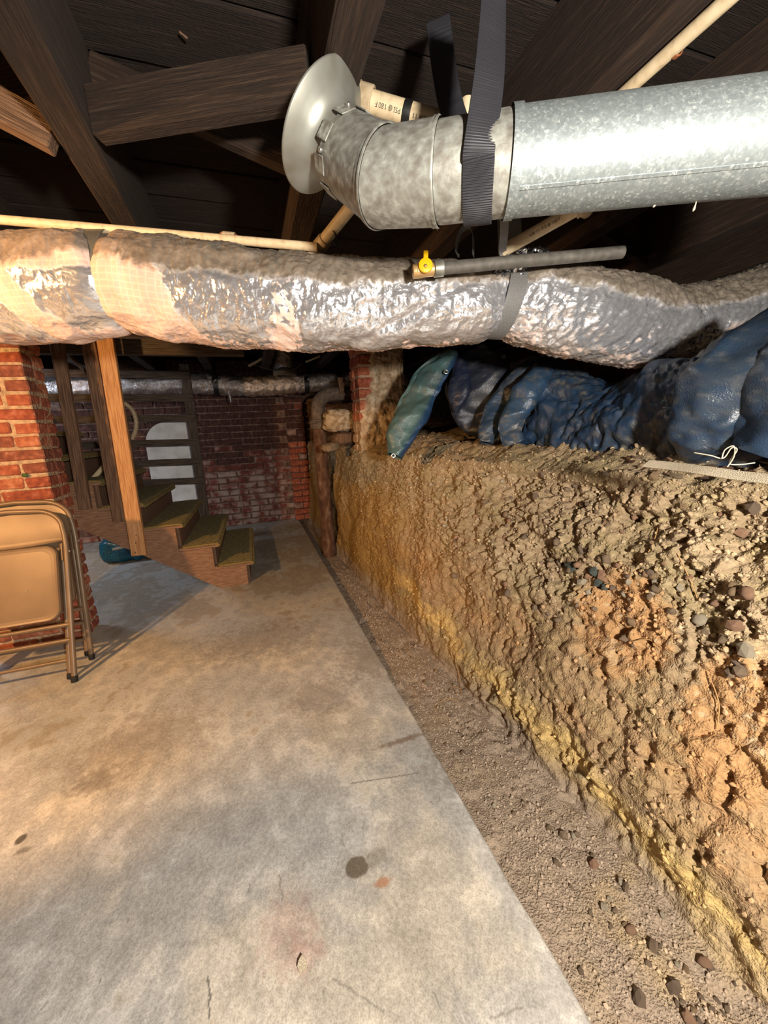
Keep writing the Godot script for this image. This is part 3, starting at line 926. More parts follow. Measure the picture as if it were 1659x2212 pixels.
func build_lamps() -> void:
	var warm := thing("bulb_lamp", "bare warm light bulb hanging in a black socket from the joists", "lamp", WARM_AT)
	part("bulb", bulb_mesh(0.04), glow(Color(1.0, 0.77, 0.50), 6.0), warm)
	part("socket", lathe([Vector2(0.0005, 0.05), Vector2(0.018, 0.05), Vector2(0.022, 0.09), Vector2(0.012, 0.11), Vector2(0.0005, 0.11)], 20), M.socket, warm)
	rod("cable", [Vector3(0, 0.11, 0), Vector3(0, 0.45, 0)], 0.003, M.socket, warm)
	var o := OmniLight3D.new()
	o.name = "warm_light"
	o.light_color = Color(1.0, 0.77, 0.50)
	o.light_energy = 3.1
	o.light_size = 0.04
	o.omni_range = 12.0
	o.omni_attenuation = 2.0
	o.shadow_enabled = true
	warm.add_child(o)
	var work := thing("added_work_lamp", "added round metal work lamp on a stand, standing in for the light near the camera", "lamp", COOL_AT)  # added fixture, stands in for the unseen light source near the camera
	var aim := Vector3(0.1, -0.32, -1).normalized()
	var t := along(Vector3.ZERO, -aim)
	part("reflector", lathe([Vector2(0.12, -0.02), Vector2(0.112, 0.01), Vector2(0.085, 0.05), Vector2(0.035, 0.08), Vector2(0.032, 0.081), Vector2(0.082, 0.052), Vector2(0.11, 0.01), Vector2(0.118, -0.02)], 40), M.reflector, work, t)
	part("socket", lathe([Vector2(0.0005, 0.06), Vector2(0.02, 0.06), Vector2(0.022, 0.13), Vector2(0.0005, 0.13)], 20), M.socket, work, t)
	part("bulb", bulb_mesh(0.045), glow(Color(0.93, 0.97, 1.0), 8.0), work, t)
	rod("stand", [t * Vector3(0, 0.12, 0), Vector3(0.0, -0.02, 0.16), Vector3(0.0, -0.12, 0.17), Vector3(0.0, -0.98, 0.17)], 0.011, M.socket, work)
	part("stand_base", lathe([Vector2(0.0005, -0.995), Vector2(0.15, -0.995), Vector2(0.15, -0.98), Vector2(0.0005, -0.97)], 32), M.socket, work, Transform3D(Basis(), Vector3(0, 0, 0.17)))
	var s := SpotLight3D.new()
	s.name = "cool_light"
	s.light_color = Color(1.0, 0.965, 0.915)
	s.light_energy = 3.8
	s.light_size = 0.05
	s.spot_angle = 82.0
	s.spot_angle_attenuation = 0.6
	s.spot_range = 12.0
	s.spot_attenuation = 2.0
	s.shadow_enabled = true
	s.transform = Transform3D(Basis.looking_at(aim), Vector3.ZERO)
	work.add_child(s)
	# added window on the solid wall, out of view, to light the white board
	var w := structure("added_window_1", Vector3(-2.66, 1.36, -3.75))
	var pane_glow := glow(Color(0.86, 0.92, 1.0), 2.5)
	part("added_window_pane", box(Vector3(0.012, 0.34, 0.56), 0.001), pane_glow, w)
	for q in [[Vector3(0.04, 0.04, 0.64), Vector3(0, 0.19, 0)], [Vector3(0.04, 0.04, 0.64), Vector3(0, -0.19, 0)], [Vector3(0.04, 0.34, 0.04), Vector3(0, 0, 0.3)], [Vector3(0.04, 0.34, 0.04), Vector3(0, 0, -0.3)], [Vector3(0.03, 0.34, 0.02), Vector3(0, 0, 0)]]:
		part("added_window_frame", box(q[0], 0.003), M.rail, w, Transform3D(Basis(), q[1]))
	var al := AreaLight3D.new()
	al.name = "added_window_light"
	al.area_size = Vector2(0.56, 0.34)
	al.light_color = Color(0.86, 0.92, 1.0)
	al.light_energy = 2.2
	al.shadow_enabled = true
	al.area_range = 12.0
	al.transform = Transform3D(Basis.looking_at(Vector3(1, 0, 0)), Vector3(0.03, 0, 0))
	w.add_child(al)
# ---------------------------------------------------------------- brick column by the chairs
func build_brick_column() -> void:
	var c := thing("brick_column", "orange-red brick column with thick sandy mortar behind the folded chairs", "column", Vector3(-1.19, 0, -2.46))
	part("mortar", box(Vector3(0.412, 1.71, 0.184), 0.004), M.mortar, c, Transform3D(Basis(), Vector3(0, 0.855, 0)))
	var course := 0.0655
	var long := brick_shapes(0.204, 0.052, 0.094)
	var half := brick_shapes(0.098, 0.052, 0.094)
	var third := brick_shapes(0.15, 0.052, 0.094)
	var k := 0
	for row in 26:
		var y := 0.033 + row * course
		for side in [0.053, -0.053]:
			var spots: Array
			match row % 3:
				0: spots = [[-0.107, long], [0.108, long]]
				1: spots = [[-0.16, half], [0.0, long], [0.161, half]]
				_: spots = [[-0.134, third], [0.026, third], [0.162, half]]
			for s in spots:
				var t := Transform3D(Basis.from_euler(Vector3(0, rng.randf_range(-0.02, 0.02), rng.randf_range(-0.012, 0.012))), Vector3(s[0] + rng.randf_range(-0.003, 0.003), y + rng.randf_range(-0.002, 0.002), side + rng.randf_range(-0.004, 0.004)))
				part("brick", s[1][k % 5], M.bricks[rng.randi() % 4], c, t)
				k += 1

	part("green_smear", lump(409, Vector3(1.0, 0.7, 0.12), 0.25, true), mat(Color(0.26, 0.33, 0.16), 0.9), c, Transform3D(Basis().scaled(Vector3.ONE * 0.016), Vector3(-1.071, 0.920, -2.356) - c.position))

# ---------------------------------------------------------------- brick pier on the bank
func build_brick_pier() -> void:
	var at := Vector3(0.885, 0.9, -2.72)
	var c := thing("brick_pier", "small brick pier smeared with pale mortar standing on the earth bank", "pier", at)
	part("mortar", box(Vector3(0.31, 0.82, 0.21), 0.01), M.mortar, c, Transform3D(Basis(), Vector3(0, 0.40, 0)))
	var long := brick_shapes(0.208, 0.062, 0.108)
	var half := brick_shapes(0.104, 0.062, 0.108)
	var k := 0
	for row in 11:
		var y := 0.03 + row * 0.0735
		for side in [0.058, -0.058]:
			var spots := [[-0.06, long], [0.112, half]] if row % 2 else [[-0.112, half], [0.06, long]]
			for s in spots:
				var t := Transform3D(Basis.from_euler(Vector3(0, rng.randf_range(-0.04, 0.04), rng.randf_range(-0.02, 0.02))), Vector3(s[0] + rng.randf_range(-0.006, 0.006), y, side + rng.randf_range(-0.006, 0.006)))
				part("brick", s[1][k % 5], M.bricks[rng.randi() % 3] if (y > 0.2 and s[0] < 0.0) else M.mortar, c, t)
				k += 1
	# mortar smeared over the front, thicker and whiter towards the foot
	var P := PackedVector3Array()
	var n1 := noise(14.0, FastNoiseLite.TYPE_SIMPLEX_SMOOTH, 3, 401)
	var n2 := cells(16.0, 402)
	var nu := 70
	var nv := 50
	for i in nu:
		for j in nv:
			var u := float(i) / (nu - 1)
			var v := float(j) / (nv - 1)
			var left := lerpf(-0.17, -0.085, smoothstep(0.25, 0.75, v)) + n1.get_noise_2d(v * 0.9, 3) * 0.03
			var right := 0.168 + n1.get_noise_2d(v * 0.9, 9) * 0.012
			var x := lerpf(left, right, u)
			var y := -0.03 + v * 0.76
			var edge := minf(minf(u, 1.0 - u) * 9.0, minf(1.0, (1.0 - v) * 8.0))
			var h := 0.016 + n1.get_noise_2d(x, y) * 0.014 + (0.35 - (n2.get_noise_2d(x, y) + 1.0)) * 0.02 * (1.0 - v)
			P.append(Vector3(x, y, 0.108 + maxf(-0.004, (h + 0.012) * clampf(edge, 0, 1) - 0.008)))
	part("mortar_smear", grid(P, nu, nv, true), M.smear, c)

# ---------------------------------------------------------------- insulated flexible duct
func duct_v(q: float) -> float:
	return 0.317 + asin(clampf(q * 2.0 - 1.0, -1, 1)) / TAU

func build_flex_duct() -> void:
	# stations along the duct: centre, radius
	var st := [[Vector3(-1.05, 1.93, -1.66), 0.15], [Vector3(-0.97, 1.62, -1.66), 0.149], [Vector3(-0.661, 1.515, -1.559), 0.149], [Vector3(-0.490, 1.510, -1.502), 0.147], [Vector3(-0.364, 1.514, -1.461), 0.143], [Vector3(-0.318, 1.523, -1.458), 0.124], [Vector3(-0.266, 1.508, -1.427), 0.141], [Vector3(-0.137, 1.482, -1.379), 0.142], [Vector3(0.121, 1.437, -1.284), 0.135], [Vector3(0.317, 1.419, -1.216), 0.126], [Vector3(0.518, 1.413, -1.159), 0.118], [Vector3(0.683, 1.415, -1.116), 0.115], [Vector3(0.770, 1.420, -1.099), 0.098], [Vector3(0.857, 1.405, -1.078), 0.120], [Vector3(1.015, 1.385, -1.054), 0.134], [Vector3(1.226, 1.367, -1.067), 0.137], [Vector3(1.456, 1.359, -1.076), 0.135], [Vector3(1.607, 1.374, -1.051), 0.13], [Vector3(1.765, 1.422, -1.031), 0.124], [Vector3(1.986, 1.471, -1.012), 0.125], [Vector3(2.302, 1.514, -0.961), 0.13]]
	var pos := [-420.0, -150.0, 0.0, 130.0, 225.0, 262.0, 300.0, 400.0, 600.0, 750.0, 900.0, 1020.0, 1080.0, 1140.0, 1240.0, 1340.0, 1440.0, 1520.0, 1600.0, 1700.0, 1850.0]
	var nu := 760
	var nv := 200
	var centres := []
	var radii := []
	for s in st:
		centres.append(s[0])
		radii.append(s[1])
	var streak := ridged(1.0, 2, 501)
	var crinkle := ridged(1.0, 3, 502)
	var soft := noise(1.0, FastNoiseLite.TYPE_SIMPLEX_SMOOTH, 2, 503)
	var P := PackedVector3Array()
	var U := PackedVector2Array()
	var lo: float = pos[0]
	var hi: float = pos[-1]
	var last := st.size() - 1
	var path := PackedVector3Array()
	var rad := PackedFloat32Array()
	for i in nu:
		var a := lerpf(lo, hi, float(i) / (nu - 1))
		var k := 0
		while k < last - 1 and a > pos[k + 1]:
			k += 1
		var f: float = (a - pos[k]) / (pos[k + 1] - pos[k])
		var p0: Vector3 = centres[maxi(k - 1, 0)]
		var p3: Vector3 = centres[mini(k + 2, last)]
		var c1: Vector3 = centres[k]
		path.append(c1.cubic_interpolate(centres[k + 1], p0, p3, f) if absf(pos[k + 1] - pos[k]) > 80 else c1.lerp(centres[k + 1], f))
		rad.append(lerpf(radii[k], radii[k + 1], smoothstep(0, 1, f)))
	var run := 0.0
	for i in nu:
		if i > 0:
			run += path[i].distance_to(path[i - 1])
		var a := lerpf(lo, hi, float(i) / (nu - 1))
		var d := (path[mini(i + 3, nu - 1)] - path[maxi(i - 3, 0)]).normalized()
		var up := (Vector3.UP - d * d.y).normalized()
		var out := d.cross(up).normalized()   # towards the room
		var crush := smoothstep(1040.0, 1160.0, a)
		for j in nv:
			var v := float(j) / (nv - 1)
			var ang := TAU * v
			var dir := up * cos(ang) + out * sin(ang)
			var x := run
			var y := rad[i] * ang
			var cy := cos(ang) * 0.9
			var sy := sin(ang) * 0.9
			var foil := 1.0 if (a > 620.0 or (a > 425.0 and a < 620.0)) else 0.45
			var slant := x + (v - 0.3) * 0.28 * crush
			var h := (streak.get_noise_3d(slant * 74.0, cy * 1.3, sy * 1.3) - 0.3) * 0.0036 * foil * (0.7 + 0.9 * crush)
			h += (crinkle.get_noise_3d(slant * 16.0, cy * 2.4, sy * 2.4) - 0.3) * 0.0042 * (0.45 + 0.55 * foil) * (0.8 + 0.5 * crush)
			h += soft.get_noise_3d(x * 5.0, cy * 1.2, sy * 1.2) * 0.011
			h += soft.get_noise_3d(x * 13.0 + 40.0, cy * 2.5, sy * 2.5) * 0.003
			# the big dents in the middle length
			var q1 := Vector2((a - 805.0) / 60.0, (v - 0.31) / 0.06).length()
			h -= 0.02 * exp(-q1 * q1)
			var q2 := Vector2((a - 900.0 + (v - 0.3) * 900.0) / 22.0, (v - 0.3) / 0.16).length()
			h -= 0.012 * exp(-q2 * q2)
			var q3 := Vector2((a - 1410.0 - (v - 0.25) * 300.0) / 18.0, (v - 0.25) / 0.1).length()
			h += 0.01 * exp(-q3 * q3)
			P.append(path[i] + dir * (rad[i] + h) * Vector3(1, 0.985, 1))
			U.append(Vector2(float(i) / (nu - 1), v))
	# surface: bare foil, pinkish scrim tape, settled dust on the back and top
	var W := 2048
	var H := 512
	var na := noise(0.012, FastNoiseLite.TYPE_SIMPLEX_SMOOTH, 5, 511).get_image(W, H, false, false, false).get_data()
	var nb := noise(0.06, FastNoiseLite.TYPE_SIMPLEX_SMOOTH, 4, 512).get_image(W, H, false, false, false).get_data()
	var nimg := ridged(0.045, 3, 513).get_image(W, H, false, false, false)
	var alb := PackedByteArray()
	var met := PackedByteArray()
	alb.resize(W * H * 3)
	met.resize(W * H * 3)
	for y in H:
		var v := (y + 0.5) / H
		var q := 0.0
		if v > 0.0671 and v < 0.5669:
			q = (sin((v - 0.317) * TAU) + 1.0) * 0.5
		elif v >= 0.5669 and v < 0.8:
			q = 1.0
		for x in W:
			var k := y * W + x
			var a := lerpf(lo, hi, (x + 0.5) / W)
			var n1 := na[k] / 255.0 - 0.5
			var n2 := nb[k] / 255.0 - 0.5
			var e := n1 * 0.5 + n2 * 0.35
			var pink := 0.0
			# diagonal tape wraps on the left, torn at their edges
			if a < 60.0:
				pink = smoothstep(-6.0, 6.0, (a - (40.0 + (q - 0.3) * 110.0)) + e * 60.0)
				pink = maxf(pink, smoothstep(0.80, 0.9, q + e * 0.4))
			elif a < 268.0:
				var l1 := 40.0 + (q - 0.3) * 110.0
				var l2 := 112.0 + (q - 0.3) * 120.0
				pink = smoothstep(-5.0, 5.0, (a - l1) + e * 50.0) * (1.0 - smoothstep(-5.0, 5.0, (a - l2) + e * 60.0))
				pink = maxf(pink, smoothstep(0.86, 0.93, q + e * 0.3))
				pink = maxf(pink, 1.0 - smoothstep(0.27, 0.31, q + e * 0.15))
			elif a < 660.0:
				var l3 := 405.0 + (q - 0.3) * 120.0
				pink = 1.0 - smoothstep(-6.0, 8.0, (a - l3) + e * 70.0)
				pink = maxf(pink, smoothstep(0.0, 0.05, (q - 0.83) * 1.2 + e * 0.9 - 0.02))
				pink = maxf(pink, 0.8 * smoothstep(0.02, 0.09, e + 0.06 - absf(a - 622.0) * 0.004 + (q - 0.5) * 0.15))
			elif a < 1075.0:
				pink = smoothstep(0.0, 0.05, (q - 0.9) * 1.4 + e * 0.9 - (a - 700.0) * 0.0003)
			else:
				pink = 0.75 * smoothstep(0.06, 0.16, e - 0.02 + (q - 0.6) * 0.35)
				pink = maxf(pink, 0.9 * smoothstep(0.0, 0.1, 0.16 - absf(a - 1500.0 + (q - 0.6) * 60.0) * 0.006 + e * 0.6) * smoothstep(0.35, 0.5, q))
			var dust := 1.0 - smoothstep(0.17, 0.25, q + e * 0.22 - 0.02 * sin(a * 0.02))
			if v > 0.8 or v < 0.0671:
				dust = 1.0
			if a < 330.0:
				dust *= 0.75
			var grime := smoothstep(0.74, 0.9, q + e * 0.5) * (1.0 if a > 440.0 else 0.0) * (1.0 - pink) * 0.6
			var fr := 0.93 + n2 * 0.12
			var fg := 0.935 + n2 * 0.12
			var fb := 0.96 + n2 * 0.12
			var mesh_line := 0.05 if (x % 11 < 2 or y % 9 < 2) else 0.0
			var pr := 0.83 + n1 * 0.16 + mesh_line
			var pg := 0.71 + n1 * 0.16 + mesh_line
			var pb := 0.65 + n1 * 0.16 + mesh_line
			var r := lerpf(fr, pr, pink)
			var g := lerpf(fg, pg, pink)
			var b := lerpf(fb, pb, pink)
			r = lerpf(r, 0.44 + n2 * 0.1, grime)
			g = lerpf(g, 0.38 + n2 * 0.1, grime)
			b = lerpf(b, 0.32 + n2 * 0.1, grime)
			r = lerpf(r, 0.43 + n2 * 0.22 + n1 * 0.12, dust * 0.92)
			g = lerpf(g, 0.385 + n2 * 0.22 + n1 * 0.1, dust * 0.92)
			b = lerpf(b, 0.33 + n2 * 0.2 + n1 * 0.1, dust * 0.92)
			var metal := (1.0 - pink) * (1.0 - dust) * (1.0 - grime * 0.6)
			var rough := lerpf(0.85, 0.22 + maxf(0.0, n2) * 0.25, metal)
			alb[k * 3] = int(clampf(r, 0, 1) * 255)
			alb[k * 3 + 1] = int(clampf(g, 0, 1) * 255)
			alb[k * 3 + 2] = int(clampf(b, 0, 1) * 255)
			met[k * 3] = 255
			met[k * 3 + 1] = int(clampf(rough, 0, 1) * 255)
			met[k * 3 + 2] = int(clampf(metal * 0.8, 0, 1) * 255)
	var m := mat(Color.WHITE, 1.0, 1.0)
	m.albedo_texture = ImageTexture.create_from_image(Image.create_from_data(W, H, false, Image.FORMAT_RGB8, alb))
	var mt := ImageTexture.create_from_image(Image.create_from_data(W, H, false, Image.FORMAT_RGB8, met))
	m.metallic_texture = mt
	m.metallic_texture_channel = BaseMaterial3D.TEXTURE_CHANNEL_BLUE
	m.roughness_texture = mt
	m.roughness_texture_channel = BaseMaterial3D.TEXTURE_CHANNEL_GREEN
	m.heightmap_enabled = true
	m.heightmap_texture = ImageTexture.create_from_image(nimg)
	m.heightmap_scale = 0.25
	var t := thing("flexible_duct", "large sagging insulated duct in wrinkled silver foil and pink scrim tape", "duct")
	part("jacket", grid(P, nu, nv, false, true, PackedColorArray(), U), m, t)
	# loose torn foil at the middle strap
	for s in [[Vector3(0.739, 1.472, -1.003), 0.02, 0.05], [Vector3(0.821, 1.523, -1.020), 0.016, 0.06]]:
		var Q := PackedVector3Array()
		for i in 14:
			for j in 10:
				var uu := i / 13.0 - 0.5
				var vv := j / 9.0 - 0.5
				Q.append(s[0] + Vector3(uu * s[2] * 2.0, vv * s[1] * 2.0 + soft.get_noise_2d(uu * 9.0, vv * 9.0) * 0.012, soft.get_noise_2d(uu * 12.0 + 5.0, vv * 12.0) * 0.03))
		part("torn_foil", grid(Q, 14, 10), mat(Color(0.85, 0.86, 0.88), 0.2, 0.95), t)
	# straps round the duct
	for s in [["duct_strap", 262.0, 0.03, M.grey_tape, "dusty grey strap cinching the duct next to the pink scrim tape", 0.121, 1.72], ["duct_strap", 1085.0, 0.026, M.strap, "pale grey webbing strap hanging the duct below the yellow gas valve", 0.101, 1.72]]:
		var k := int((s[1] - lo) / (hi - lo) * (nu - 1))
		var d := (path[k + 4] - path[k - 4]).normalized()
		var up := (Vector3.UP - d * d.y).normalized()
		var out := d.cross(up).normalized()
		var pts := PackedVector3Array()
		var sd := PackedVector3Array()
		var c := path[k]
		var rr: float = rad[k] + 0.009
		var lean := -0.01 if s[1] < 500.0 else 0.015
		if s[1] > 500.0:
			pts.append(Vector3(c.x, s[6], c.z) + out * 0.02 + d * lean)
			sd.append(d)
		for i in 41:
			var ang := lerpf(0.25, TAU - 0.25, i / 40.0) if s[1] > 500.0 else TAU * i / 40.0
			pts.append(c + (up * cos(ang) + out * sin(ang)) * rr + d * lean * cos(ang))
			sd.append(d)
		if s[1] > 500.0:
			pts.append(Vector3(c.x, s[6], c.z) - out * 0.02 + d * lean)
			sd.append(d)
		var o := solo(s[0], ribbon(pts, sd, s[2] * 2.0, 0.002), s[3], s[4], "strap")
		o.set_meta("group", "straps holding the flexible duct")

# ---------------------------------------------------------------- galvanised vent pipe
func gore(p0: Vector3, n0: Vector3, p1: Vector3, n1: Vector3, r0: float, r1: float, segs := 56, bead := 0.0) -> ArrayMesh:
	var a := (p1 - p0).normalized()
	var x := (Vector3.UP - a * a.y).normalized()
	var z := a.cross(x)
	var rows := [[0.0, 1.0], [0.02, 1.0], [0.5, 1.0], [0.98, 1.0], [1.0, 1.0]]
	if bead > 0.0:
		rows = [[0.0, 1.0], [0.03, 1.0 + bead], [0.06, 1.0], [0.09, 1.0 + bead * 0.8], [0.12, 1.0], [0.5, 1.0], [0.97, 1.0], [1.0, 1.0]]
	var P := PackedVector3Array()
	for row in rows:
		for j in segs + 1:
			var ang := TAU * j / segs
			var o: Vector3 = (x * cos(ang) + z * sin(ang)) * lerpf(r0, r1, row[0]) * row[1]
			var q0 := p0 + o - a * (o.dot(n0) / a.dot(n0))
			var q1 := p1 + o - a * (o.dot(n1) / a.dot(n1))
			P.append(q0.lerp(q1, row[0]))
	return grid(P, rows.size(), segs + 1, false, true)

func build_vent_pipe() -> void:
	var r := 0.0735
	var a := Vector3(1.024, 1.457, -0.363)
	var b := Vector3(0.480, 1.483, -0.649)
	var c := Vector3(0.375, 1.492, -0.718)
	var e := Vector3(0.292, 1.507, -0.781)
	var g := Vector3(0.246, 1.601, -0.882)
	var rim := Vector3(0.210, 1.656, -0.917)
	var ax := (b - a).normalized()
	var t := thing("vent_pipe", "round galvanised metal vent pipe with elbow and flared collar hung under joists", "pipe")
	# straight run with a longitudinal lock seam and a crimped bead
	part("pipe", gore(a, ax, b, ax, r, r), M.galv, t)
	var z := ax.cross((Vector3.UP - ax * ax.y).normalized()).normalized()
	var room := z if z.z > 0 else -z
	var upv := room.cross(ax).normalized()
	if upv.y < 0:
		upv = -upv
	var sdir := (room * 0.62 - upv * 0.78).normalized()
	var s0 := a + sdir * r
	var s1 := b + sdir * r
	board("seam", s0, s1, 0.007, 0.0035, M.galv, t, sdir.cross(ax), 0.001)
	part("crimped_bead", gore(b - ax * 0.004, ax, b + ax * 0.012, ax, r + 0.003, r + 0.003), M.galv, t)
	var nc := ((c - b).normalized() + (e - c).normalized()).normalized()
	nc = (nc + (e - c).normalized() * 0.3).normalized()
	var ne := ((e - c).normalized() + (g - e).normalized()).normalized()
	var ng := (rim - g).normalized()
	part("elbow_segment", gore(b, ax, c, nc, r * 0.985, r * 0.985), M.old_galv, t)
	part("elbow_segment", gore(c, nc, e, ne, r * 1.03, r * 1.0, 56, 0.035), M.old_galv, t)
	part("elbow_segment", gore(e, ne, g, ng, r * 1.02, r * 0.95, 56, 0.04), M.old_galv, t)
	# flared collar that opens up and away from the room
	var pr := [Vector2(0.068, -0.045), Vector2(0.069, 0.0), Vector2(0.0715, 0.008), Vector2(0.069, 0.016), Vector2(0.071, 0.028), Vector2(0.077, 0.038), Vector2(0.086, 0.046), Vector2(0.098, 0.053), Vector2(0.112, 0.062), Vector2(0.114, 0.066), Vector2(0.1115, 0.0675), Vector2(0.097, 0.0575), Vector2(0.085, 0.051), Vector2(0.075, 0.043), Vector2(0.07, 0.034), Vector2(0.064, 0.016), Vector2(0.064, -0.045)]
	var axis := Vector3(-0.829, 0.938, -0.529)
	var fl := part("flared_collar", lathe(pr, 72), M.dull_steel, t, along(rim - axis.normalized() * 0.066, axis))
	# tabs and screws where the collar is fixed over the elbow
	var el := (g - e).normalized()
	var ex := (Vector3.UP - el * el.y).normalized()
	var ez := el.cross(ex)
	var room_side := atan2((-Vector3(0.306, -0.208, -0.929)).dot(ez), (-Vector3(0.306, -0.208, -0.929)).dot(ex))
	for k in [-1.9, -1.2, -0.5, 0.2, 0.9, 1.6]:
		var ang: float = room_side + k
		var o := ex * cos(ang) + ez * sin(ang)
		part("tab", box(Vector3(0.03, 0.034, 0.0025), 0.001), M.old_galv, t, Transform3D(Basis(el.cross(o), el, o).orthonormalized(), g - el * 0.022 + o * (r * 0.965 + 0.001)))
	for q in [[0.35, 0.018], [-0.9, 0.03]]:
		var ang: float = room_side + q[0]
		var o := ex * cos(ang) + ez * sin(ang)
		part("screw", lathe([Vector2(0.0004, 0), Vector2(0.005, 0), Vector2(0.005, 0.005), Vector2(0.0035, 0.007), Vector2(0.0004, 0.007)], 12), M.steel_screw, t, along(g - el * q[1] + o * r * 0.97, o))
	# wide woven strap that carries the pipe
	var pc := Vector3(0.433, 1.487, -0.680)
	var pax := (c - b).normalized()
	var sx := -pax
	var roomd := Vector3(-0.25, 0, 1)
	roomd = (roomd - pax * roomd.dot(pax)).normalized()
	var vup := (Vector3.UP - pax * pax.y).normalized()
	var raw := [Vector3(0.440, 1.726, -0.652), Vector3(0.428, 1.653, -0.638), Vector3(0.409, 1.566, -0.620)]
	for k in 15:
		var ang := lerpf(0.15, PI + 0.35, k / 14.0)
		raw.append(pc + (roomd * cos(ang - 0.0) - vup * sin(ang)) * (r + 0.003))
	raw.append(Vector3(0.472, 1.702, -0.851))
	raw.append(Vector3(0.466, 1.882, -0.894))
	var path := spline(raw, 1100)
	var sides := PackedVector3Array()
	for i in path.size():
		sides.append(sx.rotated(Vector3.UP, 0.75 * (1.0 - smoothstep(0.0, 0.22, float(i) / path.size()))))
	solo("hanger_strap", ribbon(path, sides, 0.05, 0.0016, 0.0009, 250.0), M.webbing, "wide black ribbed webbing strap looped under the galvanised pipe", "strap")

# ---------------------------------------------------------------- stairs
func build_stairs() -> void:
	var zn := -2.84
	var zf := -3.96
	var run := 0.208
	var rise := 0.165
	var t := thing("staircase", "old wooden staircase with worn olive carpet on its treads", "stairs", Vector3(-0.125, 0, 0))
	# stringers: stepped boards with a slanting lower edge
	for z in [zn - 0.02, zf + 0.02]:
		var poly := PackedVector2Array()
		var n := 9
		for k in n:
			poly.append(Vector2(-k * run, k * rise + (0.0 if k == 0 else -0.024)))
			poly.append(Vector2(-k * run, (k + 1) * rise - 0.024))
		poly.append(Vector2(-n * run, n * rise - 0.024))
		poly.append(Vector2(-n * run, n * rise - 0.024 - 0.26))
		poly.append(Vector2(-0.19, 0.0))
		part("stringer", prism(poly, 0.038), M.stringer, t, Transform3D(Basis(), Vector3(-0.012, 0, z)))
	for k in 9:
		var x := -k * run
		var y := (k + 1) * rise
		var tread := part("tread", box(Vector3(run + 0.05, 0.024, zn - zf), 0.003), M.stringer, t, Transform3D(Basis(), Vector3(x - run * 0.5 + 0.012, y - 0.012, (zn + zf) * 0.5)))
		part("riser", box(Vector3(0.018, rise - 0.026, zn - zf - 0.08), 0.002), M.old_post, t, Transform3D(Basis(), Vector3(x - 0.004, y - 0.024 - (rise - 0.026) * 0.5 + 0.001, (zn + zf) * 0.5)))
		# carpet: a worn pad that droops over the nosing, frayed at the near end
		var nz := 40
		var prof := [Vector2(-run + 0.006, 0.006), Vector2(-run * 0.6, 0.008), Vector2(-run * 0.25, 0.009), Vector2(0.012, 0.009), Vector2(0.032, 0.004), Vector2(0.041, -0.008), Vector2(0.042, -0.026), Vector2(0.038, -0.036), Vector2(0.0405, -0.02), Vector2(0.03, 0.0015), Vector2(0.01, 0.001), Vector2(-run + 0.006, 0.001)]
		var nn := noise(9.0, FastNoiseLite.TYPE_SIMPLEX_SMOOTH, 3, 610 + k)
		var P := PackedVector3Array()
		for i in nz:
			var z := lerpf(zn + 0.012, zf + 0.02, float(i) / (nz - 1))
			for j in prof.size() + 1:
				var q: Vector2 = prof[j % prof.size()]
				var fr := 0.012 * nn.get_noise_2d(q.x * 4.0 + k, j) if i == 0 else 0.0
				P.append(Vector3(x + q.x + nn.get_noise_2d(z, 5.0) * 0.004, y + q.y + nn.get_noise_2d(z, q.x * 3.0) * 0.002, z + fr))
		under("carpet", grid(P, nz, prof.size() + 1, true), M.carpet, tread)
		under("carpet_hem", tube(spline([Vector3(x - run + 0.02, y + 0.004, zn + 0.014), Vector3(x - 0.08, y + 0.006, zn + 0.016), Vector3(x + 0.02, y + 0.005, zn + 0.015), Vector3(x + 0.041, y - 0.008, zn + 0.01), Vector3(x + 0.042, y - 0.008, zn - 0.2), Vector3(x + 0.043, y - 0.01, zf + 0.1)], 30), 0.0065, 8), M.carpet_edge, tread)
	# posts standing against the near stringer
	var p1 := thing("wooden_post", "bright knotty stud nailed to the side of the staircase", "post")
	board("stud", Vector3(-0.773, 0.335, zn + 0.05), Vector3(-0.737, 1.715, zn + 0.05), 0.084, 0.038, M.post, p1)
	for q in [0.36, 0.42, 0.47]:
		part("nail", lathe([Vector2(0.0004, 0), Vector2(0.004, 0), Vector2(0.0035, 0.002), Vector2(0.0004, 0.0025)], 8), M.black_iron, p1, along(Vector3(-0.78 + (q - 0.4) * 0.2, q, zn + 0.069), Vector3(0, 0, 1)))
	var p2 := thing("wooden_post", "dull brown stud standing right behind the bright knotty stud", "post")
	board("stud", Vector3(-0.85, 0.565, zn + 0.04), Vector3(-0.826, 1.715, zn + 0.04), 0.07, 0.02, M.old_post, p2)
	var p3 := thing("wooden_post", "dark narrow stud beside the brick column on the staircase", "post")
	board("stud", Vector3(-1.01, 0.665, zn + 0.048), Vector3(-0.976, 1.715, zn + 0.048), 0.062, 0.036, M.old_post, p3)
	var p4 := thing("wooden_post", "thin lath leaning behind the bright knotty stud", "post")
	board("lath", Vector3(-0.759, 0.839, -2.950), Vector3(-0.747, 1.220, -2.950), 0.014, 0.03, M.old_post, p4)
	# railing of flat slats on the far side
	var rl := thing("stair_railing", "dark slatted railing along the far side of the staircase", "railing", Vector3(0, 0, -4.0))
	board("post", Vector3(-0.505, 0.17, 0), Vector3(-0.49, 1.715, 0), 0.078, 0.038, M.rail, rl)
	board("post", Vector3(-1.62, 1.1, 0), Vector3(-1.60, 1.715, 0), 0.078, 0.038, M.rail, rl)
	board("post", Vector3(-1.08, 0.75, -0.01), Vector3(-1.07, 1.715, -0.01), 0.07, 0.03, M.rail, rl)
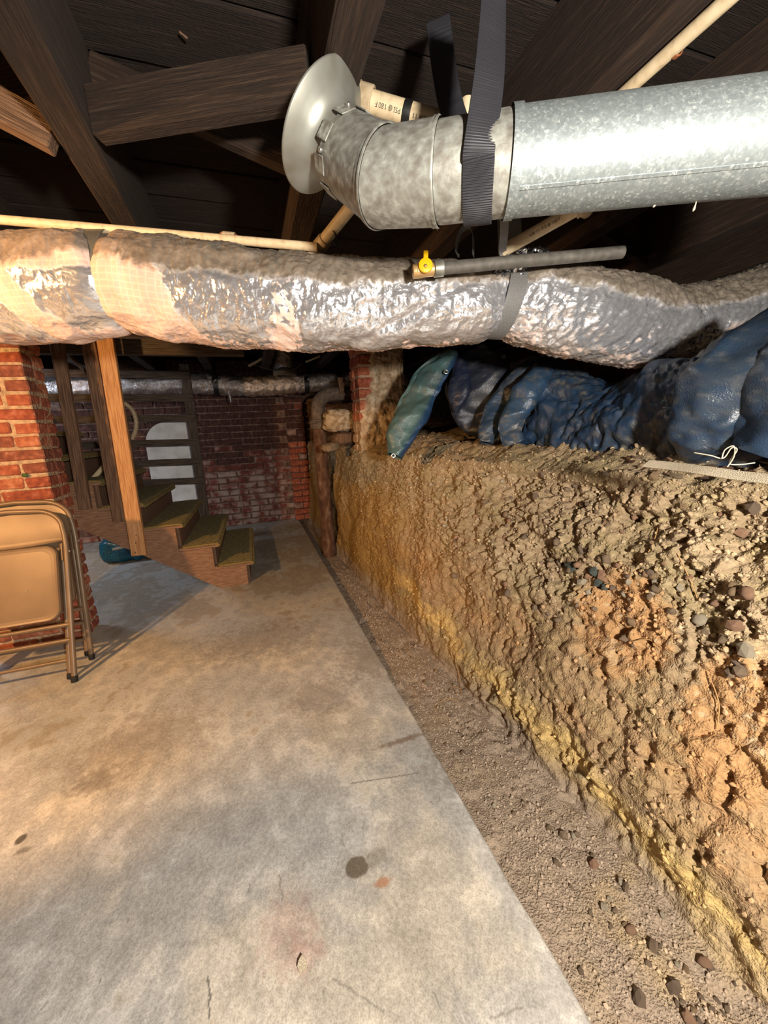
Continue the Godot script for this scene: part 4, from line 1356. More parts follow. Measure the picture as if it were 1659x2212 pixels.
	for y in [1.615, 1.42, 1.243, 1.028, 0.85, 0.67]:
		var left: float = -1.72 if y > 1.2 else -0.52 - (y - 0.17) / rise * run
		board("slat", Vector3(left, y + 0.03, 0.028), Vector3(-0.455, y, 0.028), 0.062, 0.018, M.rail, rl, Vector3.UP)

# ---------------------------------------------------------------- folding chairs
func make_chair(label: String, foot: Vector3, lean: float, turn: float) -> Node3D:
	var t := thing("folding_chair", label, "chair", foot, "folded chairs leaning on the brick column")
	t.transform = Transform3D(Basis.from_euler(Vector3(-lean, turn, 0)), foot)
	var w := 0.222
	var r := 0.0115
	# front frame: a hoop from foot to foot, bent at the shoulders
	var hoop := [Vector3(w, 0.012, 0), Vector3(w, 0.3, 0), Vector3(w, 0.62, 0.0), Vector3(w - 0.004, 0.68, 0)]
	for k in 8:
		var a := PI / 2 * k / 7.0
		hoop.append(Vector3(w - 0.12 + 0.11 * cos(a), 0.715 + 0.09 * sin(a), 0))
	hoop.append(Vector3(0, 0.812, 0))
	var full := hoop.duplicate()
	for i in range(hoop.size() - 2, -1, -1):
		full.append(Vector3(-hoop[i].x, hoop[i].y, hoop[i].z))
	part("frame", tube(PackedVector3Array(full), r, 14, true, Vector3(0, 0, 1)), M.chair, t)
	# rear legs folded flat behind
	var rear := [Vector3(w - 0.028, 0.03, -0.03), Vector3(w - 0.028, 0.3, -0.034), Vector3(w - 0.026, 0.6, -0.026), Vector3(w - 0.026, 0.64, -0.024)]
	for s in [1.0, -1.0]:
		var leg := PackedVector3Array()
		for q in rear:
			leg.append(Vector3(q.x * s, q.y, q.z))
		var rl := part("rear_leg", tube(leg, 0.0105, 12, true, Vector3(0, 0, 1)), M.chair, t)
		part("rubber_foot", lathe([Vector2(0.0005, 0), Vector2(0.0135, 0), Vector2(0.014, 0.02), Vector2(0.0115, 0.028), Vector2(0.0005, 0.028)], 14), M.rubber, t, Transform3D(Basis(), Vector3(w * s, 0.002, 0)))
		part("rubber_foot", lathe([Vector2(0.0005, 0), Vector2(0.0125, 0), Vector2(0.013, 0.02), Vector2(0.0105, 0.026), Vector2(0.0005, 0.026)], 14), M.rubber, rl, Transform3D(Basis(), Vector3((w - 0.028) * s, 0.016, -0.03)))
		part("hinge", box(Vector3(0.006, 0.085, 0.03), 0.002), M.chair, t, Transform3D(Basis(), Vector3((w - 0.016) * s, 0.6, -0.008)))
		part("rivet", lathe([Vector2(0.0004, 0), Vector2(0.006, 0), Vector2(0.005, 0.003), Vector2(0.0004, 0.004)], 12), M.steel_screw, t, along(Vector3((w + 0.011) * s, 0.6, 0), Vector3(s, 0, 0)))
	for y in [0.262, 0.192]:
		part("crossbar", tube(PackedVector3Array([Vector3(-w, y, 0.0), Vector3(w, y, 0.0)]), 0.0095, 12), M.chair, t)
	part("rear_crossbar", tube(PackedVector3Array([Vector3(-w + 0.03, 0.1, -0.031), Vector3(w - 0.03, 0.1, -0.031)]), 0.008, 12), M.chair, t)
	# pressed back panel, slightly dished, with a rolled lower edge
	var P := PackedVector3Array()
	var nu := 33
	var nv := 14
	for i in nu:
		for j in nv:
			var u := float(i) / (nu - 1) * 2.0 - 1.0
			var v := float(j) / (nv - 1)
			var topy := 0.806 - 0.085 * pow(maxf(0.0, absf(u) - 0.45) / 0.55, 2.4)
			var y := lerpf(0.652 - 0.012 * (1.0 - u * u), topy, v)
			P.append(Vector3(u * (w - 0.006), y, -0.014 * (1.0 - u * u) + 0.004 * sin(v * PI) + (0.006 if j == 0 else 0.0)))
	part("back_panel", grid(P, nu, nv, true), M.chair, t)
	# seat pan with rounded corners and a turned-down rim
	var rim := rounded(0.388, 0.345, 0.05, 8)
	var st := new_st()
	var rings := [[1.0, -0.014], [1.0, 0.004], [0.975, 0.010], [0.93, 0.0085], [0.86, 0.0075]]
	var mid := Vector3(0, 0, 0.0065)
	var off := Vector3(0, 0.463, 0.012)
	for k in rim.size():
		var p := rim[k]
		var q := rim[(k + 1) % rim.size()]
		for s in rings.size() - 1:
			var a0: Array = rings[s]
			var a1: Array = rings[s + 1]
			face(st, [Vector3(p.x * a0[0], p.y * a0[0], a0[1]) + off, Vector3(q.x * a0[0], q.y * a0[0], a0[1]) + off, Vector3(q.x * a1[0], q.y * a1[0], a1[1]) + off, Vector3(p.x * a1[0], p.y * a1[0], a1[1]) + off], off + Vector3(0, 0, -0.1))
		face(st, [Vector3(p.x * 0.86, p.y * 0.86, 0.0075) + off, Vector3(q.x * 0.86, q.y * 0.86, 0.0075) + off, mid + off], off + Vector3(0, 0, -0.1))
	var seat := part("seat", st.commit(), M.chair, t)
	part("seat_underside", prism(rounded(0.37, 0.33, 0.045, 6), 0.004), M.chair, seat, Transform3D(Basis(), off + Vector3(0, 0, -0.01)))
	return t

func build_chairs() -> void:
	var c1 := make_chair("tan metal folding chair standing in front of its twin, seat facing out", Vector3(-1.105, 0.0, -1.935), 0.335, 0.0)
	part("paint_chip", lump(700, Vector3(1, 1, 0.3), 0.3), M.chalk, c1, Transform3D(Basis().scaled(Vector3.ONE * 0.0045), Vector3(0.07, 0.44, 0.0205)))
	make_chair("tan metal folding chair squeezed between its twin and the brick column", Vector3(-1.10, 0.0, -2.13), 0.175, -0.02)
# ---------------------------------------------------------------- blue tarpaulin
var t1: FastNoiseLite
var t2: FastNoiseLite
var t3: FastNoiseLite

func hash2(i: int, j: int, k: int) -> float:
	var n := (i * 73856093) ^ (j * 19349663) ^ (k * 83492791)
	n = (n ^ (n >> 13)) * 1274126177
	return float((n ^ (n >> 16)) & 65535) / 32767.5 - 1.0

func facet(u: float, v: float, k: int) -> float:
	# flat facets that meet in creases, as stiff sheeting crumples
	var i := floori(u)
	var j := floori(v)
	var a := u - i
	var b := v - j
	var h00 := hash2(i, j, k)
	var h10 := hash2(i + 1, j, k)
	var h01 := hash2(i, j + 1, k)
	var h11 := hash2(i + 1, j + 1, k)
	if (i + j) % 2 == 0:
		return h00 + (h10 - h00) * a + (h11 - h10) * b if a > b else h00 + (h01 - h00) * b + (h11 - h01) * a
	return h00 + (h10 - h00) * a + (h01 - h00) * b if a + b < 1.0 else h11 + (h01 - h11) * (1.0 - a) + (h10 - h11) * (1.0 - b)

func tarp_fold(p: Vector3) -> float:
	var w := t3.get_noise_3dv(p * 0.7) * 0.5
	var f := facet(p.z * 7.0 + p.y * 5.0 + w * 0.4, p.y * 7.5 - p.x * 5.0 - p.z * 3.0, 3) * 0.03
	f += facet(p.z * 19.0 - p.y * 8.0 + w, p.y * 21.0 + p.x * 9.0 + w, 5) * 0.010
	return f + (t1.get_noise_3dv(p) - 0.35) * 0.006 + facet(p.z * 41.0 + p.y * 17.0, p.y * 45.0 - p.x * 30.0, 7) * 0.0028

func tarp_color(p: Vector3, base: Color, dirt: float) -> Color:
	var n := t3.get_noise_3dv(p)
	var n2 := t3.get_noise_3dv(p * Vector3(4, 9, 6) + Vector3(4, 4, 4))
	var c := base.lerp(Color(0.335, 0.33, 0.335), clampf(smoothstep(-0.5, 0.5, n * 0.8 + n2) * dirt, 0, 1))
	c = c.lerp(Color(0.6, 0.56, 0.48), smoothstep(0.28, 0.5, n2 + n * 0.35) * 0.55 * dirt)
	return c.srgb_to_linear()

func leaf(spine: Array, widths: Array, across: Vector3, bulge: float, base: Color, dirt: float, fold := 1.0, edge := Color(0, 0, 0, 0)) -> ArrayMesh:
	# a soft pillow of cloth laid along a spine
	var n := 90
	var m := 64
	var path := spline(spine, n)
	var wv := []
	for q in widths:
		wv.append(Vector3(q, 0, 0))
	var ws := spline(wv, n)
	var P := PackedVector3Array()
	var Cc := PackedColorArray()
	for i in n:
		var d := (path[mini(i + 1, n - 1)] - path[maxi(i - 1, 0)]).normalized()
		var s := (across - d * across.dot(d)).normalized()
		var nn := s.cross(d).normalized()
		if nn.x > 0:
			nn = -nn
		var w := maxf(0.001, ws[i].x)
		for j in m + 1:
			var a := TAU * j / m
			var ca := cos(a)
			var sa := sin(a)
			var p := path[i] + s * w * signf(ca) * pow(absf(ca), 0.8) + nn * sa * minf(bulge, w * 0.9)
			p += (nn * signf(sa) * minf(1.0, absf(sa) * 2.0) + s * ca * 0.6) * tarp_fold(p) * fold
			P.append(p)
			var c := tarp_color(p, base, dirt)
			if edge.a > 0.0:
				c = c.lerp(edge.srgb_to_linear(), smoothstep(0.55, 0.9, ca) * edge.a)
			Cc.append(c)
	var flip := (across - Vector3.ZERO).cross(path[1] - path[0]).x < 0
	return grid(P, n, m + 1, not flip, true, Cc)

func grommet(parent: Node3D, at: Vector3, dir: Vector3) -> void:
	var pr := []
	for k in 11:
		var a := TAU * k / 10.0
		pr.append(Vector2(0.0085 + 0.0032 * cos(a), 0.002 * sin(a)))
	part("grommet", lathe(pr, 20), M.steel_screw, parent, along(at, dir))

func build_tarp() -> void:
	t1 = ridged(2.6, 2, 801)
	t2 = ridged(13.0, 2, 802)
	t3 = noise(4.5, FastNoiseLite.TYPE_SIMPLEX_SMOOTH, 5, 803)
	var t := thing("blue_tarp", "crumpled dusty blue plastic tarp bundled along the top of the bank", "tarp")
	# the long body: a slack roll, front foot to back foot
	var zs := [-1.86, -1.72, -1.54, -1.38, -1.25, -1.12, -1.0, -0.88, -0.76, -0.66, -0.5]
	var yt := [1.18, 1.27, 1.315, 1.27, 1.20, 1.185, 1.195, 1.195, 1.205, 1.215, 1.22]
	var xf := [1.2, 1.18, 1.17, 1.17, 1.175, 1.18, 1.17, 1.15, 1.13, 1.12, 1.12]
	var n := 300
	var m := 110
	var P := PackedVector3Array()
	var Cc := PackedColorArray()
	for i in n:
		var u := float(i) / (n - 1)
		var z := lerpf(-1.86, -0.5, u)
		var top := pw(z, zs, yt)
		var fx := pw(z, zs, xf)
		for j in m:
			var v := float(j) / (m - 1)
			var a := lerpf(-0.06, PI, v)
			var base := Vector3(fx + 0.17 - 0.17 * signf(cos(a)) * pow(absf(cos(a)), 0.75), 0.935 + (top - 0.935) * maxf(-0.12, sin(a)), z)
			var nn := Vector3(-cos(a), sin(a), 0)
			var q := base
			# long slanting folds across the front, as loose sheeting takes them
			var s := sin(z * 7.0 + base.y * 9.0 + t3.get_noise_3dv(base) * 5.0)
			q += nn * (pow(absf(s), 0.8) * 0.02 - 0.01)
			q += nn * tarp_fold(base) * 1.2
			P.append(q)
			var dirt := 0.75 + 0.5 * smoothstep(0.2, 0.0, absf(z + 0.72) - 0.05)
			Cc.append(tarp_color(q, Color(0.16, 0.25, 0.36), dirt))
	part("body", grid(P, n, m, false, false, Cc), M.tarp, t)
	# the high fold at the right and the lobes and hanging flap at the far end
	part("fold", leaf([Vector3(1.13, 0.93, -0.74), Vector3(1.12, 1.05, -0.655), Vector3(1.17, 1.16, -0.60), Vector3(1.25, 1.23, -0.55)], [0.03, 0.1, 0.13, 0.10], Vector3(0.1, 0.25, 1), 0.06, Color(0.165, 0.245, 0.34), 0.45, 1.4), M.tarp, t)
	part("fold", leaf([Vector3(1.13, 0.94, -0.5), Vector3(1.14, 1.06, -0.46), Vector3(1.2, 1.17, -0.44), Vector3(1.3, 1.22, -0.42)], [0.14, 0.17, 0.15, 0.1], Vector3(0, 0, 1), 0.1, Color(0.165, 0.245, 0.34), 0.45, 1.4), M.tarp, t)
	part("fold", leaf([Vector3(1.195, 0.961, -1.772), Vector3(1.168, 1.082, -1.797), Vector3(1.152, 1.238, -1.837), Vector3(1.193, 1.396, -1.881), Vector3(1.223, 1.454, -1.905)], [0.03, 0.12, 0.165, 0.13, 0.03], Vector3(0.75, 0, 0.6), 0.055, Color(0.20, 0.22, 0.28), 0.55, 1.1), M.tarp, t)
	part("fold", leaf([Vector3(1.019, 1.124, -1.823), Vector3(1.036, 1.216, -1.827), Vector3(1.066, 1.333, -1.855), Vector3(1.069, 1.429, -1.907)], [0.02, 0.055, 0.05, 0.02], Vector3(0.75, 0, 0.6), 0.03, Color(0.15, 0.18, 0.26), 0.3, 0.5), M.tarp, t)
	part("fold", leaf([Vector3(1.038, 0.966, -1.577), Vector3(1.076, 1.077, -1.589), Vector3(1.180, 1.210, -1.585), Vector3(1.317, 1.324, -1.565)], [0.03, 0.055, 0.06, 0.02], Vector3(0.8, 0.3, 0.5), 0.035, Color(0.18, 0.26, 0.36), 0.6, 1.1), M.tarp, t)
	part("fold", leaf([Vector3(1.071, 0.966, -1.416), Vector3(1.064, 1.041, -1.435), Vector3(1.131, 1.156, -1.438), Vector3(1.258, 1.267, -1.421)], [0.045, 0.06, 0.055, 0.02], Vector3(0.8, 0.3, 0.5), 0.03, Color(0.19, 0.3, 0.42), 0.6, 1.1), M.tarp, t)
	part("flap", leaf([Vector3(1.017, 1.417, -1.846), Vector3(0.904, 1.330, -1.832), Vector3(0.801, 1.197, -1.814), Vector3(0.706, 1.044, -1.790), Vector3(0.646, 0.927, -1.773)], [0.05, 0.088, 0.095, 0.08, 0.035], Vector3(0.85, -0.1, 0.5), 0.05, Color(0.30, 0.42, 0.42), 0.45, 1.3, Color(0.14, 0.26, 0.42, 0.9)), M.tarp, t)
	grommet(t, Vector3(0.632, 0.930, -1.735), Vector3(-0.306, 0.208, 0.929))
	grommet(t, Vector3(0.920, 1.309, -1.736), Vector3(-0.306, 0.208, 0.929))
	grommet(t, Vector3(1.259, 1.386, -1.760), Vector3(0.001, 0.388, 0.990))
	# drawstring trailing from the hem
	rod("drawstring", [Vector3(0.973, 0.963, -0.624), Vector3(0.974, 0.958, -0.590), Vector3(0.988, 0.952, -0.573), Vector3(1.020, 0.972, -0.578), Vector3(1.031, 0.967, -0.573), Vector3(0.988, 0.942, -0.560), Vector3(1.000, 0.939, -0.545), Vector3(1.029, 0.941, -0.536)], 0.0013, M.cord, t, 50, 8)
	rod("drawstring", [Vector3(0.980, 0.952, -0.571), Vector3(0.994, 0.970, -0.575), Vector3(1.025, 0.976, -0.577), Vector3(1.006, 0.956, -0.563), Vector3(0.972, 0.936, -0.553)], 0.0013, M.cord, t, 40, 8)

# ---------------------------------------------------------------- water and gas pipes
func lettering(text: String, size: float, at: Vector3, right: Vector3, out: Vector3, parent: Node3D) -> void:
	var f := SystemFont.new()
	f.font_names = PackedStringArray(["Droid Sans"])
	var tm := TextMesh.new()
	tm.text = text
	tm.font = f
	tm.font_size = 32
	tm.pixel_size = size / 32.0
	tm.depth = 0.0006
	var x := right.normalized()
	var z := (out - x * out.dot(x)).normalized()
	part("lettering", tm, M.ink, parent, Transform3D(Basis(x, z.cross(x), z), at))

func coupling(n: String, at: Vector3, dir: Vector3, r: float, half: float, m: Material, parent: Node3D) -> MeshInstance3D:
	return part(n, lathe([Vector2(r * 0.8, -half), Vector2(r * 0.97, -half), Vector2(r, -half * 0.85), Vector2(r, half * 0.85), Vector2(r * 0.97, half), Vector2(r * 0.8, half)], 24), m, parent, along(at, dir))

func build_pipes() -> void:
	# slim run over the duct
	var a := Vector3(-0.880, 1.702, -1.555)
	var b := Vector3(0.241, 1.571, -1.221)
	var t := thing("water_pipe", "slim cream plastic water pipe running above the foil duct", "pipe")
	rod("pipe", [a, b], 0.0118, M.pvc, t)
	var d := (b - a).normalized()
	coupling("coupling", Vector3(0.006, 1.610, -1.307), d, 0.0148, 0.017, M.pvc_fit, t)
	for px in [Vector3(-0.012, 1.612, -1.313), Vector3(0.023, 1.606, -1.301), Vector3(0.218, 1.575, -1.230)]:
		coupling("primer_stain", px, d, 0.0126, 0.004, M.primer, t)
	rod("pipe_hook", [Vector3(-0.292, 1.642, -1.402), Vector3(-0.287, 1.629, -1.392), Vector3(-0.286, 1.599, -1.390)], 0.005, M.black_strap, t)
	# branch that climbs behind the elbow
	var t2_ := thing("water_pipe", "cream plastic branch pipe climbing behind the galvanised elbow", "pipe")
	rod("pipe", [Vector3(0.212, 1.549, -1.269), Vector3(0.251, 1.581, -1.236), Vector3(0.329, 1.639, -1.100)], 0.0165, M.pvc, t2_)
	coupling("tee", Vector3(0.252, 1.581, -1.234), Vector3(0.329, 1.639, -1.100) - Vector3(0.212, 1.549, -1.269), 0.0205, 0.024, M.pvc_fit, t2_)
	# thick printed pipe above the elbow
	var t3_ := thing("water_pipe", "thick cream printed plastic pipe above the galvanised elbow", "pipe")
	var p0 := Vector3(0.309, 1.779, -0.987)
	var p1 := Vector3(0.468, 1.720, -0.922)
	var pd := (p1 - p0).normalized()
	rod("pipe", [p0, p1], 0.022, M.pvc, t3_)
	coupling("coupling", Vector3(0.326, 1.773, -0.980), pd, 0.0285, 0.018, M.pvc_fit, t3_)
	coupling("coupling", Vector3(0.311, 1.778, -0.986), pd, 0.0305, 0.005, M.pvc_fit, t3_)
	coupling("band", Vector3(0.413, 1.740, -0.944), pd, 0.023, 0.009, M.black_strap, t3_)
	rod("elbow", [p1, Vector3(0.475, 1.715, -0.918), Vector3(0.475, 1.703, -0.916), Vector3(0.469, 1.681, -0.912)], 0.023, M.pvc_fit, t3_, 12)
	var cam_at := Vector3(0, 1.05, 0)
	for q in [["PSI @ 180 F", Vector3(0.377, 1.754, -0.959)], ["SDR 11", Vector3(0.441, 1.729, -0.932)]]:
		var o: Vector3 = cam_at - q[1]
		o = (o - pd * o.dot(pd)).normalized()
		lettering(q[0], 0.0112, q[1] + o * 0.0221, -pd, o, t3_)
	part("spigot", lathe([Vector2(0.0005, 0), Vector2(0.014, 0), Vector2(0.014, 0.04), Vector2(0.0005, 0.04)], 18), M.pvc, t3_, along(Vector3(0.538, 1.716, -0.898), Vector3.UP))
	# run along the joists on the right
	var t4 := thing("water_pipe", "long cream plastic pipe crossing the dark joists at the far right", "pipe")
	var j0 := Vector3(0.806, 1.700, -0.500)
	var j1 := Vector3(0.801, 1.700, -0.775)
	rod("pipe", [j0, j1, Vector3(0.801, 1.700, -0.859)], 0.0125, M.pvc, t4)
	coupling("coupling", Vector3(0.809, 1.700, -0.630), j1 - j0, 0.0135, 0.004, M.primer, t4)
	var t5 := thing("water_pipe", "short cream printed pipe with a tee dropping below the galvanised pipe", "pipe")
	var k0 := Vector3(0.843, 1.566, -0.828)
	var k1 := Vector3(0.693, 1.503, -0.982)
	rod("pipe", [k0, k1], 0.0155, M.pvc, t5)
	coupling("tee", Vector3(0.826, 1.558, -0.848), k1 - k0, 0.0195, 0.016, M.pvc_fit, t5)
	part("clamp", lathe([Vector2(0.01, -0.006), Vector2(0.022, -0.006), Vector2(0.023, 0.006), Vector2(0.01, 0.006)], 20), M.pvc_fit, t5, along(Vector3(0.819, 1.547, -0.827), Vector3(0.158, -0.502, 0.702)))
	var kd := (k1 - k0).normalized()
	var ko: Vector3 = cam_at - (k0 + k1) * 0.5
	ko = (ko - kd * ko.dot(kd)).normalized()
	lettering("SDR 11  PSI @ 180 F", 0.0085, (k0 + k1) * 0.5 + kd * 0.004 + ko * 0.0157, -kd, ko, t5)
	# gas stub with a yellow lever valve
	var g := thing("gas_pipe", "dusty grey gas pipe stub with a yellow lever valve over the foil duct", "pipe")
	var g0 := Vector3(0.497, 1.442, -0.968)
	var g1 := Vector3(0.969, 1.472, -0.852)
	rod("pipe", [g0, Vector3(0.677, 1.455, -0.928), g1], 0.0148, M.black_iron, g, 0, 18)
	rod("pipe_bore", [g1 - (g1 - g0).normalized() * 0.002, g1 + (g1 - g0).normalized() * 0.0006], 0.0118, M.rubber, g)
	var gd := (g1 - g0).normalized()
	coupling("valve_nut", Vector3(0.496, 1.442, -0.969), gd, 0.019, 0.012, M.dull_steel, g)
	coupling("valve_body", Vector3(0.464, 1.440, -0.979), gd, 0.0155, 0.024, M.brass, g)
	part("brass_end", lathe([Vector2(0.006, -0.012), Vector2(0.0165, -0.012), Vector2(0.0165, 0.012), Vector2(0.006, 0.012)], 6), M.brass, g, along(Vector3(0.445, 1.438, -0.984), gd))
	var fo := Vector3(-0.317, 0.110, 0.947)
	var vh := part("valve_handle", lathe([Vector2(0.0005, 0), Vector2(0.0165, 0), Vector2(0.0175, 0.002), Vector2(0.0175, 0.006), Vector2(0.0165, 0.008), Vector2(0.009, 0.009), Vector2(0.0005, 0.009)], 28), M.yellow, g, along(Vector3(0.457, 1.442, -0.963), fo))
	under("lever", box(Vector3(0.0115, 0.036, 0.006), 0.0015), M.yellow, vh, frame(Vector3(0.455, 1.443, -0.958), Vector3(0.461, 1.479, -0.966), Vector3(0.945, -0.049, 0.322)))
	under("handle_screw", lathe([Vector2(0.0004, 0), Vector2(0.004, 0), Vector2(0.004, 0.003), Vector2(0.0004, 0.003)], 12), M.brass, vh, along(Vector3(0.453, 1.439, -0.954), fo))
	# loops of strapping under the pipe
	var lp := spline([Vector3(0.618, 1.496, -1.005), Vector3(0.624, 1.544, -1.014), Vector3(0.618, 1.569, -1.021), Vector3(0.598, 1.564, -1.027), Vector3(0.583, 1.537, -1.026), Vector3(0.576, 1.506, -1.021), Vector3(0.583, 1.496, -1.017)], 40)
	var ls := PackedVector3Array()
	for i in 40:
		ls.append(Vector3(0.700, -0.209, -0.691))
	solo("strap_loop", ribbon(lp, ls, 0.02, 0.0012), M.strap, "loose curled grey strap end over the foil duct beside the gas pipe", "strap")
	var hp := spline([Vector3(0.596, 1.532, -0.837), Vector3(0.636, 1.506, -0.894), Vector3(0.681, 1.497, -0.963), Vector3(0.700, 1.491, -0.977), Vector3(0.730, 1.502, -0.991)], 30)
	var hs := PackedVector3Array()
	for i in 30:
		hs.append(Vector3(1.007, -0.091, 0.136).rotated(Vector3.UP, 0.5 * sin(i * 0.12)))
	solo("strap_tail", ribbon(hp, hs, 0.02, 0.0014), M.strap, "twisted grey strap tail hanging from the galvanised pipe to the duct", "strap")
	var fp := spline([Vector3(0.281, 1.592, -1.170), Vector3(0.284, 1.568, -1.153), Vector3(0.274, 1.550, -1.152), Vector3(0.266, 1.549, -1.165)], 20)
	var fs := PackedVector3Array()
	for i in 20:
		fs.append(Vector3(0.812, -0.196, -0.550))
	solo("strap_scrap", ribbon(fp, fs, 0.014, 0.001), M.black_strap, "small dark curl of strapping beside the plastic tee", "strap")
	# thin conduit under the duct
	var cd := thing("conduit", "thin brown conduit running under the foil duct by the brick column", "pipe")
	rod("tube", [Vector3(-0.715, 1.434, -1.742), Vector3(-0.280, 1.405, -1.592), Vector3(0.308, 1.345, -1.407)], 0.009, M.grey_iron, cd)

# ---------------------------------------------------------------- far corner
func wrinkled(path: PackedVector3Array, r: float, seed_: int, sides := 36) -> ArrayMesh:
	var n := path.size()
	var w := ridged(1.0, 2, seed_)
	var P := PackedVector3Array()
	var run := 0.0
	for i in n:
		if i > 0:
			run += path[i].distance_to(path[i - 1])
		var d := (path[mini(i + 1, n - 1)] - path[maxi(i - 1, 0)]).normalized()
		var up := (Vector3.UP - d * d.y).normalized() if absf(d.y) < 0.9 else Vector3(0, 0, 1)
		var o := d.cross(up)
		for j in sides + 1:
			var a := TAU * j / sides
			var h := (w.get_noise_3d(run * 14.0, cos(a), sin(a)) - 0.3) * 0.018
			P.append(path[i] + (up * cos(a) + o * sin(a)) * (r + h))
	return grid(P, n, sides + 1, false, true)

func build_far_corner() -> void:
	var z := -4.35
	var dz := thing("far_duct", "dark dusty foil duct sagging along the sooty back wall", "duct")
	part("jacket", wrinkled(spline([Vector3(-2.2, 1.56, z), Vector3(-1.2, 1.585, z), Vector3(-0.45, 1.59, z), Vector3(-0.2, 1.575, z), Vector3(0.15, 1.555, z), Vector3(0.5, 1.58, z), Vector3(1.0, 1.61, z), Vector3(1.6, 1.6, z)], 150), 0.098, 901), M.far_foil, dz)
	for x in [-0.27, 0.62]:
		var ring := PackedVector3Array()
		var sd := PackedVector3Array()
		for i in 31:
			var a := TAU * i / 30.0
			ring.append(Vector3(x, 1.575 + 0.105 * cos(a), z + 0.105 * sin(a)))
			sd.append(Vector3(1, 0, 0))
		part("tape", ribbon(ring, sd, 0.05, 0.002), M.black_strap, dz)
	rod("tape_tail", [Vector3(-0.155, 1.49, z + 0.07), Vector3(-0.15, 1.44, z + 0.08), Vector3(-0.145, 1.40, z + 0.08)], 0.012, M.far_foil, dz, 8)
	var can := thing("duct_boot", "upright dusty metal boot above the dark foil duct", "duct", Vector3(0.40, 1.60, -4.2))
	part("shell", wrinkled(spline([Vector3(0, 0.05, 0), Vector3(0, 0.2, 0), Vector3(0, 0.34, 0)], 20), 0.1, 903), M.far_foil, can)
	part("mastic_ring", lathe([Vector2(0.08, -0.02), Vector2(0.115, -0.015), Vector2(0.12, 0.02), Vector2(0.1, 0.05)], 30), M.grey_tape, can, Transform3D(Basis(), Vector3(0, 0.06, 0)))
	for q in [["cable", [Vector3(0.055, 1.716, -4.100), Vector3(0.164, 1.773, -4.100), Vector3(0.241, 1.825, -4.100), Vector3(0.282, 1.908, -4.100)], 0.012, "pale cable drooping past the upright metal boot"], ["cable", [Vector3(0.589, 1.740, -4.000), Vector3(0.744, 1.799, -4.000), Vector3(0.918, 1.873, -4.000), Vector3(0.977, 1.907, -4.000)], 0.01, "pale cable slanting down from the foil duct towards the brick pier"], ["cable", [Vector3(0.109, 1.737, -4.150), Vector3(0.285, 1.681, -4.100), Vector3(0.487, 1.691, -4.100), Vector3(0.561, 1.744, -4.100)], 0.004, "thin wire looped beneath the upright metal boot"], ["cable", [Vector3(0.508, 1.838, -3.800), Vector3(0.742, 1.774, -3.700), Vector3(0.993, 1.770, -3.600)], 0.004, "thin wire strung high behind the brick pier"]]:
		var path := spline(q[1], 20)
		solo(q[0], tube(path, q[2], 10), M.cord if q[2] > 0.005 else M.grey_tape, q[3], "cable")
	# cast iron drain
	var px := 0.565
	var pz := -3.38
	var s := thing("drain_pipe", "rusty cast-iron drain pipe standing where the trench meets the bank", "pipe", Vector3(px, -0.06, pz))
	part("stack", lathe([Vector2(0.0005, 0), Vector2(0.062, 0), Vector2(0.06, 0.1), Vector2(0.0575, 0.6), Vector2(0.0575, 1.18), Vector2(0.0005, 1.18)], 32), M.rust, s)
	part("hub", lathe([Vector2(0.055, 1.15), Vector2(0.072, 1.15), Vector2(0.075, 1.17), Vector2(0.075, 1.215), Vector2(0.07, 1.23), Vector2(0.0005, 1.23)], 32), M.grey_iron, s)
	rod("bend", [Vector3(0, 1.2, 0), Vector3(0.0, 1.3, 0), Vector3(0.025, 1.385, 0), Vector3(0.1, 1.43, 0), Vector3(0.2, 1.435, 0), Vector3(0.8, 1.45, -0.02)], 0.057, M.grey_iron, s, 40, 24)
	rod("clamp_bar", [Vector3(-0.09, 1.2, 0.075), Vector3(0.12, 1.205, 0.06)], 0.008, M.grey_iron, s)
	board("bracket", Vector3(0.21, 1.43, 0.07), Vector3(0.2, 1.56, 0.07), 0.05, 0.02, M.rust, s)
	# rubble behind the drain
	var rub := [[Vector3(0.727, 1.144, -3.150), Vector3(0.15, 0.085, 0.1), M.smear, "pale lump of masonry rubble beside the rusty drain pipe"], [Vector3(0.739, 1.001, -3.050), Vector3(0.13, 0.045, 0.08), M.old_post, "brown broken brick lying on the bank next to the brick pier"], [Vector3(0.808, 1.376, -3.600), Vector3(0.2, 0.06, 0.1), M.sooty, "sooty block of masonry under the bend of the drain pipe"], [Vector3(0.549, 0.948, -2.850), Vector3(0.06, 0.03, 0.05), M.clods[0], "earthy stone at the rim of the bank by the drain pipe"]]
	var i := 0
	for q in rub:
		var nn := noise(2.2, FastNoiseLite.TYPE_SIMPLEX_SMOOTH, 3, 920 + i)
		var P := PackedVector3Array()
		for u in 19:
			for v in 29:
				var th := PI * u / 18.0
				var ph := TAU * v / 28.0
				var dirv := Vector3(sin(th) * cos(ph), cos(th), sin(th) * sin(ph))
				var bx := dirv / pow(pow(absf(dirv.x), 4) + pow(absf(dirv.y), 4) + pow(absf(dirv.z), 4), 0.25)
				P.append(bx * (1.0 + 0.3 * nn.get_noise_3dv(dirv)) * q[1])
		solo("rubble_block", grid(P, 19, 29, true, true), q[2], q[3], "rubble", Transform3D(Basis.from_euler(Vector3(0, 0.2 * i, 0.06 * i - 0.05)), q[0]))
		i += 1
	# white panel with one rounded corner leaning behind the railing
	var poly := PackedVector2Array([Vector2(-0.22, -0.755), Vector2(0.22, -0.755), Vector2(0.22, 0.46), Vector2(-0.04, 0.46)])
	for k in range(1, 11):
		var a := PI / 2 + PI / 2 * k / 10.0
		poly.append(Vector2(-0.03 + 0.19 * cos(a) * 1.0, 0.25 + 0.21 * sin(a)))
